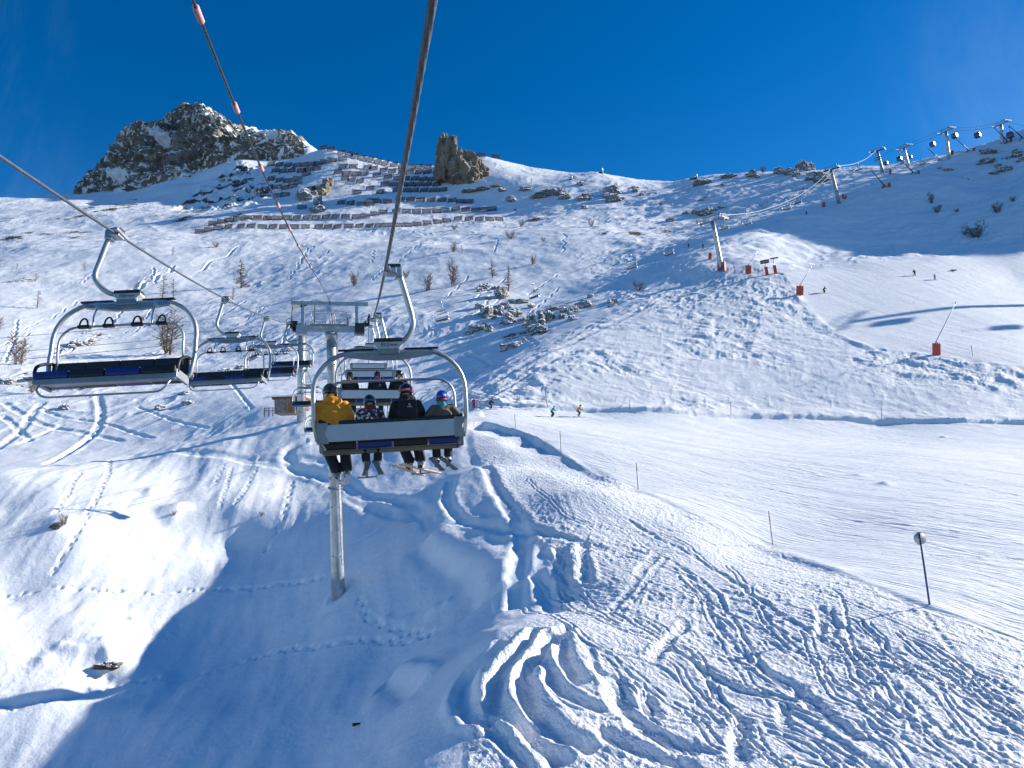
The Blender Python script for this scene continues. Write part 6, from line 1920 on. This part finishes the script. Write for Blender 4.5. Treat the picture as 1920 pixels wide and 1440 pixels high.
def lift_pylon(label, px, py, ptop, dia, Z=None, arm=3.4, pads=False, dark=False, lean=0.0, group='pylons on the right hillside', facing=None, extra_arms=0):
    base = hit(px, py) if Z is None else ground(px, Z)
    z = zof(base)
    top = V3(ptop[0], ptop[1], z) - base
    t = thing('lift_pylon', label, 'lift pylon', base, None, group)
    m1 = STEELD if dark else STEEL
    tu = MB(); tu.tube([(0, 0, -1.0)] + [tuple(top * f) for f in (0.25, 0.5, 0.75, 1.0)], [dia * 0.56, dia * 0.52, dia * 0.48, dia * 0.45, dia * 0.42], 16)
    for f in (0.35, 0.68):
        q = top * f; tu.tube([q - top.normalized() * 0.06, q + top.normalized() * 0.06], dia * 0.56, 16)
    tu.build('tube', m1, t)
    f_ = Vector(facing or (0.64, 0.77, 0)).normalized(); s = Vector((f_.y, -f_.x, 0)); up = Vector((0, 0, 1))
    P = lambda a, b, c: top + s * a + f_ * b + up * c
    c = MB()
    c.bar(P(-arm * 0.6, 0, 0), P(arm * 0.6, 0, 0), 0.42, 0.42)
    c.build('cross_arm', DARK if dark else STEELD, t)
    g = MB()
    for a in (-arm * 0.42, arm * 0.30):
        g.bar(P(a, 0, 0.1), P(a, 0, 1.35), 0.16, 0.16)
    g.bar(P(-arm * 0.5, 0, 1.35), P(arm * 0.42, 0, 1.35), 0.2, 0.2)
    for a in np.linspace(-arm * 0.36, arm * 0.24, 5):
        g.bar(P(a, 0.3, 0.2), P(a, 0.3, 0.95), 0.05, 0.05)
    g.bar(P(-arm * 0.4, 0.3, 0.95), P(arm * 0.28, 0.3, 0.95), 0.05, 0.05)
    g.build('gantry', STEELD, t)
    for a in (-arm * 0.62, arm * 0.62):
        w = MB()
        w.bar(P(a, -2.0, 0.0), P(a, 2.0, 0.35), 0.14, 0.35)
        for k in range(6):
            cc = P(a, -1.8 + 0.72 * k, 0.22 + 0.06 * k)
            w.tube([cc - s * 0.09, cc + s * 0.09], 0.24, 10)
        w.build('sheave_assembly', DARK, t)
    for k in range(extra_arms):
        e = MB(); e.bar(P(-1.6, 0, -3.2 - 1.1 * k), P(1.4, 0, -2.9 - 1.1 * k), 0.25, 0.25); e.build('side_bracket', DARK, t)
    if pads:
        for a in (-0.75, 0.75):
            b = MB(); b.box(s * a * 0.9 + Vector((0, 0, 0.9)), (0.5, 0.9, 2.4), Matrix((s, f_, up)).transposed(), 0.06); b.build('safety_pad', RED, t)
        b = MB(); b.box(f_ * -0.75 + Vector((0, 0, 1.0)), (1.0, 0.25, 2.3), Matrix((s, f_, up)).transposed(), 0.05); b.build('safety_pad', PADP, t)
    return t


lift_pylon('bright tube pylon with padded red foot on the shaded slope', 1353, 508, (1336, 415), 1.15, arm=5.2, pads=True)
lift_pylon('dark frosted pylon where the sagging rope meets the skyline', 1573, 381, (1558, 318), 1.2, arm=5.0, dark=True)
lift_pylon('dark pylon with side brackets standing behind the skyline', 1655, 331, (1645, 283), 1.3, Z=322, arm=5.0, dark=True, extra_arms=2)
FG = (0.93, 0.36, 0)
lift_pylon('short gondola pylon with two side platforms, left of the taller ones', 1703, 318, (1695, 277), 1.3, Z=322, arm=4.6, facing=FG, group='pylons of the gondola line')
lift_pylon('tall pale gondola pylon standing on the crest between cabins', 1779, 291, (1774, 246), 1.35, Z=318, arm=5.0, facing=FG, group='pylons of the gondola line')
lift_pylon('rightmost gondola pylon, highest on the hillside', 1879, 275, (1877, 233), 1.35, Z=322, arm=5.2, facing=FG, group='pylons of the gondola line')
GZ = 320.0


def gcable(label, pts):
    b = MB(); b.tube(smoothpath([V3(x, y, GZ) for x, y in pts], 8), 0.05, 5)
    return tag(b.build('gondola_rope', ROPE), label, 'rope', 'gondola ropes')


gcable('upper gondola rope from the short pylon to the tall pale pylon', [(1640, 300), (1660, 288), (1695, 272), (1735, 257), (1774, 240)])
gcable('lower gondola rope between the short and tall gondola pylons', [(1698, 277), (1738, 262), (1776, 246)])
gcable('upper gondola rope from the tall pylon to the rightmost pylon', [(1776, 240), (1830, 238), (1877, 228)])
gcable('lower gondola rope carrying cabins to the rightmost pylon', [(1778, 246), (1831, 243), (1878, 233)])
gcable('gondola rope leaving the rightmost pylon by the right edge', [(1879, 228), (1900, 231), (1940, 242)])

CABW = mat('dark_cabin_glass', (0.05, 0.07, 0.10), 0.15, 0.0, 0.05, coat=1.0)
CABB = mat('grey_cabin_shell', (0.06, 0.065, 0.075), 0.4)


def make_cabin():
    t = thing('gondola_cabin', '', 'gondola cabin', (0, 0, 0), None, 'gondola cabins')
    b = MB(); b.box((0, 0, -3.0), (2.0, 1.9, 2.0), None, 0.38); b.build('cabin_shell', CABB, t)
    w = MB()
    for sx in (-1, 1):
        w.box((0, sx * 0.95, -2.72), (1.55, 0.04, 0.85), None, 0.015); w.box((sx * 1.0, 0, -2.72), (0.04, 1.4, 0.85), None, 0.015)
    w.build('window', CABW, t)
    b = MB(); b.box((0, 0, -3.55), (2.03, 1.93, 0.30), None, 0.1); b.build('lower_band', mat('grey_band', (0.24, 0.25, 0.27), 0.5), t)
    a = MB(); a.tube([(0.1, 0, 0), (0.25, 0, -0.5), (0.2, 0, -1.3), (0, 0, -1.9), (0, 0, -2.05)], 0.06, 7); a.box((0.05, 0, 0), (0.2, 0.6, 0.2), None, 0.04); a.build('hanger_arm', DARK, t)
    r = MB(); r.box((0, 1.05, -3.35), (0.9, 0.08, 0.7)); r.build('ski_rack', DARK, t)
    return t


cab0 = make_cabin(); usedc = False
for px, py, sc, lab in [(1685, 286, 1.0, 'gondola cabin left of the short pylon, nearly touching its platform'), (1706, 286, 0.7, 'small gondola cabin at the right platform of the short pylon'), (1660, 296, 0.85, 'gondola cabin low between the dark pylon and the short pylon'),
                        (1747, 259, 1.0, 'gondola cabin hanging alone left of the tall pale pylon'), (1788, 242, 1.1, 'gondola cabin just right of the tall pale pylon'), (1831, 240, 1.15, 'gondola cabin midway between the two tallest gondola pylons'), (1892, 238, 1.3, 'largest gondola cabin, right of the rightmost pylon')]:
    c = copy_tree(cab0) if usedc else cab0
    usedc = True
    c.location = V3(px, py, GZ); c.rotation_euler.z = R(35); c.scale = (sc, sc, sc); c['label'] = lab

# unseen pylon and cabins, added past the right edge to shadow the upper piste
for (tx, ty), s_, lab in [((1592, 604), 118, 'unseen gondola pylon added beyond the right edge to cast shadow across the upper piste'), ((1330, 690), 250, 'gondola pylon farther beyond the right edge of the picture')][:1]:
    T = hit(tx, ty); tp = T + S * s_
    px_, _, z_ = proj(np.array(tp)); gb = ground(float(px_), float(z_))
    pt = proj(np.array(tp))
    lift_pylon(lab, float(px_), 0, (float(pt[0]), float(pt[1])), 1.5, Z=float(z_), arm=6.0, facing=FG, group='pylons of the gondola line')
for (tx, ty), s_, lab in [((1650, 607), 96, 'unseen gondola cabin added beyond the right edge to cast shadow on the upper piste'), ((1870, 615), 120, 'unseen gondola cabin added far beyond the right edge to shadow the border of the upper piste')]:
    c = copy_tree(cab0); c.location = hit(tx, ty) + S * s_ + Vector((0, 0, 3)); c.rotation_euler.z = R(20); c.scale = (1.3, 1.3, 1.3); c['label'] = lab

# chairs of the second lift
DIR2 = Vector((0.64, 0.77, 0))
CH2 = make_chair('chair', None, 1, 'chairs of the second chairlift')
first2 = True
for px, py, Z, up_, lab, ry in [
    (478, 629, 86, False, 'chair of the second lift seen through the frame of a descending empty chair', 0.0), (825, 567, 113, True, 'empty chair hanging right of the front hanger arm', 0.25), (1001, 532, 140, False, 'pale empty chair hanging in front of the cliff band', 0.0),
    (1181, 478, 150, True, 'lowest empty chair left of the padded pylon', 0.12), (1251, 455, 168, True, 'empty chair with a red shape, left of the padded pylon', 0.1), (1355, 410, 188, True, 'chair right under the head of the padded pylon', 0.1), (1398, 402, 197, True, 'first chair right of the padded pylon', 0.1),
    (1472, 375, 214, True, 'second chair right of the padded pylon', 0.1), (1493, 366, 222, False, 'third chair right of the padded pylon, smaller', 0.1), (1607, 306, 285, True, 'chair between the two dark pylons against the sky', 0.1), (1690, 296, 330, False, 'chair hanging under the short gondola pylon', 0.0), (1726, 296, 300, True, 'chair floating low over the crest right of the short pylon', 0.0)]:
    c = CH2 if first2 else copy_tree(CH2)
    first2 = False
    c['label'] = lab
    place_chair(c, V3(px, py, Z), DIR2 if up_ else -DIR2, R(5) if up_ else R(-5), ry)
# the red figure's post on the second chair from the left
# ------------------------------------------------------------------ snow lances, padded posts, signs
def padded_lance(label, px, py, tip, hp=1.9, wp=1.15, group='snow lances beside the piste'):
    b = hit(px, py); z = zof(b)
    t = thing('snow_lance', label, 'snow lance', b, None, group)
    p = MB(); p.box((0, -0.25, hp / 2 - 0.1), (wp, 0.42, hp), Matrix.Rotation(R(6), 3, 'Y'), 0.10); p.build('safety_pad', RED, t)
    tp = V3(tip[0], tip[1], z + 2) - b
    l = MB(); l.tube([(0.1, 0.1, -0.3), (0.15, 0.1, hp), tuple(Vector((0.15, 0.1, hp)).lerp(tp, 0.5)), tuple(tp)], [0.09, 0.075, 0.055, 0.045], 8)
    l.build('lance', STEELD, t)
    h = MB(); h.tube([tp - (tp - Vector((0.15, 0.1, hp))).normalized() * 0.5, tp], 0.09, 8); h.build('nozzle_head', STEEL, t)
    s = MB(); s.box((0.45, 0.1, hp * 0.55), (0.12, 0.12, hp * 1.1)); s.build('valve_post', RED, t)


padded_lance('snow lance with large red pad on the near shoulder of the upper piste', 1756, 665, (1793, 565), 2.0, 1.25)
padded_lance('snow lance with red pad by the black skier on the upper piste', 1499, 553, (1521, 500), 2.0, 1.45)
padded_lance('snow lance with red pad between the padded pylon and the signs', 1403, 513, (1423, 467), 2.0, 1.3)


def crest(px, py, z0=200.0, z1=345.0):
    """the snow at the pixel, or the top of the crest below it"""
    c = int(round(float(np.interp(px, colx, np.arange(NC)))))
    m_ = (Zg[:, c] > z0) & (Zg[:, c] < z1)
    _, yy, _z = proj(np.stack([X[m_, c], Y[m_, c], SURF[m_, c]], 1))
    return hit(px, max(py, float(yy.min()) + 0.8), z0, z1 + 40)


def frame_lance(label, boom, pads, Z, group='tilted snow lances on the crest'):
    (x0, y0), (x1, y1) = boom
    b = crest(x1, y1 + 5)
    t = thing('snow_lance', label, 'snow lance', b, None, group)
    a = V3(x0, y0, zof(b)) - b; e = V3(x1, y1, zof(b)) - b
    l = MB(); l.tube([a, e], [0.10, 0.22], 8); l.build('boom', DARK, t)
    f = MB()
    for q in (Vector((-1.9, -0.5, -1.5)), Vector((2.2, 0.6, 0.2)), Vector((0.3, 1.0, -1.4))):
        f.tube([e, q], 0.13, 6)
    f.build('stand', DARK, t)
    for px, py in pads:
        q = V3(px, py, zof(b)) - b
        p = MB(); p.box(q, (0.95, 0.6, 1.9), Matrix.Rotation(R(8), 3, 'Y'), 0.1); p.build('safety_pad', RED, t)


frame_lance('tilted dark snow lance left of the shoulder crest with two red pads', ((1690, 302), (1711, 322)), [(1722, 324)], 285)
frame_lance('lowest tilted snow lance, left of the others', ((1632, 317), (1657, 347)), [(1657, 350), (1667, 347)], 262)
frame_lance('tilted snow lance with two red pads left of the tall pale pylon', ((1739, 278), (1762, 297)), [(1765, 305), (1776, 303)], 290)
frame_lance('tilted snow lance right of the tall pale pylon', ((1793, 261), (1815, 280)), [(1826, 281), (1818, 290)], 300)
frame_lance('tilted snow lance under the largest gondola cabin', ((1863, 239), (1888, 263)), [(1896, 264)], 308)
frame_lance('tilted snow lance at the right picture edge', ((1891, 235), (1916, 257)), [], 308)


def post_pad(label, px, py, h=1.9, w=0.9, lean=8):
    b = hit(px, py)
    t = thing('padded_post', label, 'padded post', b, None, 'red padded posts')
    p = MB(); p.box((0, 0, h / 2 - 0.1), (w, w * 0.8, h), Matrix.Rotation(R(lean), 3, 'Y'), 0.1); p.build('safety_pad', RED, t)
    q = MB(); q.tube([(0.02, 0, -0.3), (0.1 + h * 0.14, 0, h + 0.45)], 0.07, 7); q.build('post', DARK, t)


post_pad('red padded post left of the padded pylon on the blue slope', 1332, 486, 1.8, 0.75)
post_pad('small red padded post left of the dark frosted pylon', 1544, 388, 1.8, 1.0)
post_pad('left of two red pads leaning together by the dark frosted pylon', 1581, 373, 1.9, 0.6, -14)
post_pad('right of two red pads leaning together by the dark frosted pylon', 1586, 373, 1.9, 0.6, 16)
post_pad('red padded post on the skyline right of the bracketed pylon', 1670, 327, 2.4, 0.8)
post_pad('red padded post at the foot of the tall pale pylon', 1785, 290, 2.0, 1.2)


def sign_post(label, px, py, boards, h=4.1):
    b = hit(px, py); z = zof(b)
    t = thing('signpost', label, 'signpost', b, None, 'signposts above the upper piste')
    p = MB(); p.tube([(0, 0, -0.3), (-0.1, 0, h)], 0.09, 8); p.build('post', STEEL, t)
    q = MB(); q.box((-0.02, -0.05, 0.95), (0.62, 0.55, 2.1), Matrix.Rotation(R(-5), 3, 'Y'), 0.08); q.build('safety_pad', RED, t)
    for (dx, dz, w, hh) in boards:
        s = MB(); s.box((dx - 0.1, -0.14, h + dz), (w, 0.07, hh), Matrix.Rotation(R(-8), 3, 'Y'), 0.02); s.build('sign_board', DARK, t)


sign_post('signpost with stacked dark boards and a red padded foot', 1438, 516, [(-0.2, -0.15, 2.1, 0.42), (-0.2, -0.62, 2.1, 0.42)], 3.6)
sign_post('signpost with one dark board, right of the stacked boards', 1453, 513, [(0.1, 0.0, 1.9, 0.32)], 3.7)


def stake(label, px, py, top, r=0.022):
    b = hit(px, py); z = zof(b)
    t_ = V3(top[0], top[1], z) - b
    m = MB(); m.tube([tuple(t_ * -0.12), (0, 0, 0), tuple(t_ * 0.5), tuple(t_)], r, 7)
    for f in (0.72, 0.80):
        m.tube([t_ * f, t_ * (f + 0.03)], r * 1.5, 7)
    o = m.build('piste_stake', WOOD); o.location = b
    tag(o, label, 'piste marker', 'piste edge stakes')


stake('tallest thin stake on the near piste edge, left of the disc sign', 1449, 1021, (1441, 958), 0.022)
stake('thin stake in the middle of the near piste edge', 1196, 918, (1193, 868), 0.024)
stake('thin stake on the piste edge, second from the skiers', 1052, 849, (1050, 808), 0.024)
stake('small stake at the far end of the near piste edge', 967, 803, (965, 777), 0.026)
stake('thin stake behind the teal skier', 1026, 763, (1022, 732), 0.03)
stake('thin stake in the moguls left of the teal skier', 970, 757, (970, 736), 0.03)
stake('stake above the far piste bank near the middle', 1181, 766, (1181, 750), 0.03)
stake('stake above the far piste bank right of the middle', 1371, 778, (1370, 752), 0.03)
stake('stake above the far piste bank toward the right', 1654, 787, (1653, 764), 0.032)
stake('thin stake on the shoulder right of the large red pad', 1823, 668, (1821, 647), 0.032)
stake('lone thin stake beside the tracks across the stream valley', 321, 816, (320, 801), 0.028)

# round sign on a blue pole, seen from behind
b = hit(1743, 1133); z = zof(b)
t = thing('piste_sign', 'round grey sign plate on a tall blue pole, seen from behind', 'piste sign', b)
tp = V3(1724, 1000, z) - b
p = MB(); p.tube([tuple(tp * -0.15), (0, 0, 0), tuple(tp)], 0.036, 12); p.build('pole', mat('blue_pole', (0.012, 0.03, 0.16), 0.45), t)
d = MB(); cc = tp * 0.925 + Vector((0.02, 0.05, 0))
nrm = Vector((0.05, 1, 0.05)).normalized(); s_ = nrm.cross(Vector((0, 0, 1))).normalized(); u_ = s_.cross(nrm)
d.tube([cc, cc + nrm * 0.008], 0.235, 36); d.tube([cc - nrm * 0.004, cc + nrm * 0.012], 0.225, 36); d.build('disc', mat('grey_disc', (0.42, 0.46, 0.46), 0.45, 0.3), t)
k_ = MB(); k_.box(cc - nrm * 0.06 + Vector((0, 0, -0.02)), (0.14, 0.03, 0.035)); k_.build('bracket', ORANGE, t)

# things on the ground and on the skyline
b = hit(673, 1359)
t = thing('lost_glove', 'dark lost glove lying on the shaded snow under the lift', 'glove', b)
glove_hand(t, (-0.10, -0.05, 0.04), (0.9, 0.6, 0.05), (0, 0, -1), BLACK, 1.5, 0.012, 0.4)
t.name = 'lost_glove'
m = MB(); m.tube([(-0.22, -0.13, 0.04), (-0.10, -0.05, 0.045)], [0.07, 0.06], 10); m.build('cuff', DARK, t)


def blaster(label, px, py, hpx, kind=0):
    b = hit(px, py); z = zof(b); h = hpx * z / FPX
    t = thing('avalanche_blaster', label, 'avalanche blaster', b, None, 'avalanche blasters on the skyline')
    m = MB(); m.tube([(0, 0, -1), (0, 0, h * 0.75), (-0.4, -0.3, h)], [h * 0.10, h * 0.09, h * 0.11], 10); m.build('exploder_pipe', STEEL, t)
    m = MB(); m.box((-h * 0.35, 0.3, h * 0.12), (h * 0.5, 0.8, h * 0.28), None, 0.1); m.tube([(-h * 0.5, 0.2, 0), (0, 0, h * 0.7)], h * 0.035, 6); m.build('support', DARK, t)


blaster('upright pale exploder pipe on the snowy saddle', 1130, 326, 13)
blaster('low dark exploder beside the upright one on the saddle', 1104, 321, 6)
blaster('pale mast on the skyline above the flat dark rocks', 1308, 336, 11)
blaster('small post on the shoulder left of the saddle', 1072, 337, 9)

# stone hut behind the hump
b = ground(545, 104); b = V3(545, 772, 104); gz = ground(545, 104).z
b.z = max(gz, b.z) - 0.3
t = thing('stone_hut', 'small stone hut with a snowy flat roof behind the near pylons', 'hut', b)
w = MB(); w.box((-0.4, 0, 1.0), (3.0, 3.0, 2.2), None, 0.03); w.build('stone_wall', rock_material('hut_stone', (0.10, 0.09, 0.08), (0.30, 0.26, 0.22), 3.0, 3.0), t)
w = MB(); w.box((1.75, 0.3, 1.25), (1.2, 2.2, 1.5), None, 0.03); w.build('timber_wall', mat('orange_larch_boards', (0.26, 0.10, 0.035), 0.75, 0, 0.3, 4.0), t)
w = MB(); w.box((0.1, 0, 2.2), (4.7, 3.4, 0.36), None, 0.03); w.build('fascia', WOOD, t)
w = MB(); w.box((0.1, 0, 2.46), (4.75, 3.5, 0.20), None, 0.08); w.build('snow_cap', mat('packed_snow', (0.84, 0.87, 0.91), 0.8, 0, 0.02), t)
w = MB(); w.box((0.5, -1.52, 0.85), (0.75, 0.06, 1.6)); w.build('door', MAT['orange_larch_boards'], t)
w = MB()
for x in (-3.4, -2.8, -2.2):
    w.bar((x, -1.2, -0.4), (x, -1.2, 0.9), 0.10, 0.10)
w.bar((-3.5, -1.2, 0.8), (-1.9, -1.2, 0.8), 0.08, 0.08); w.bar((-3.5, -1.2, 0.45), (-1.9, -1.2, 0.45), 0.08, 0.08)
w.build('railing', WOOD, t)
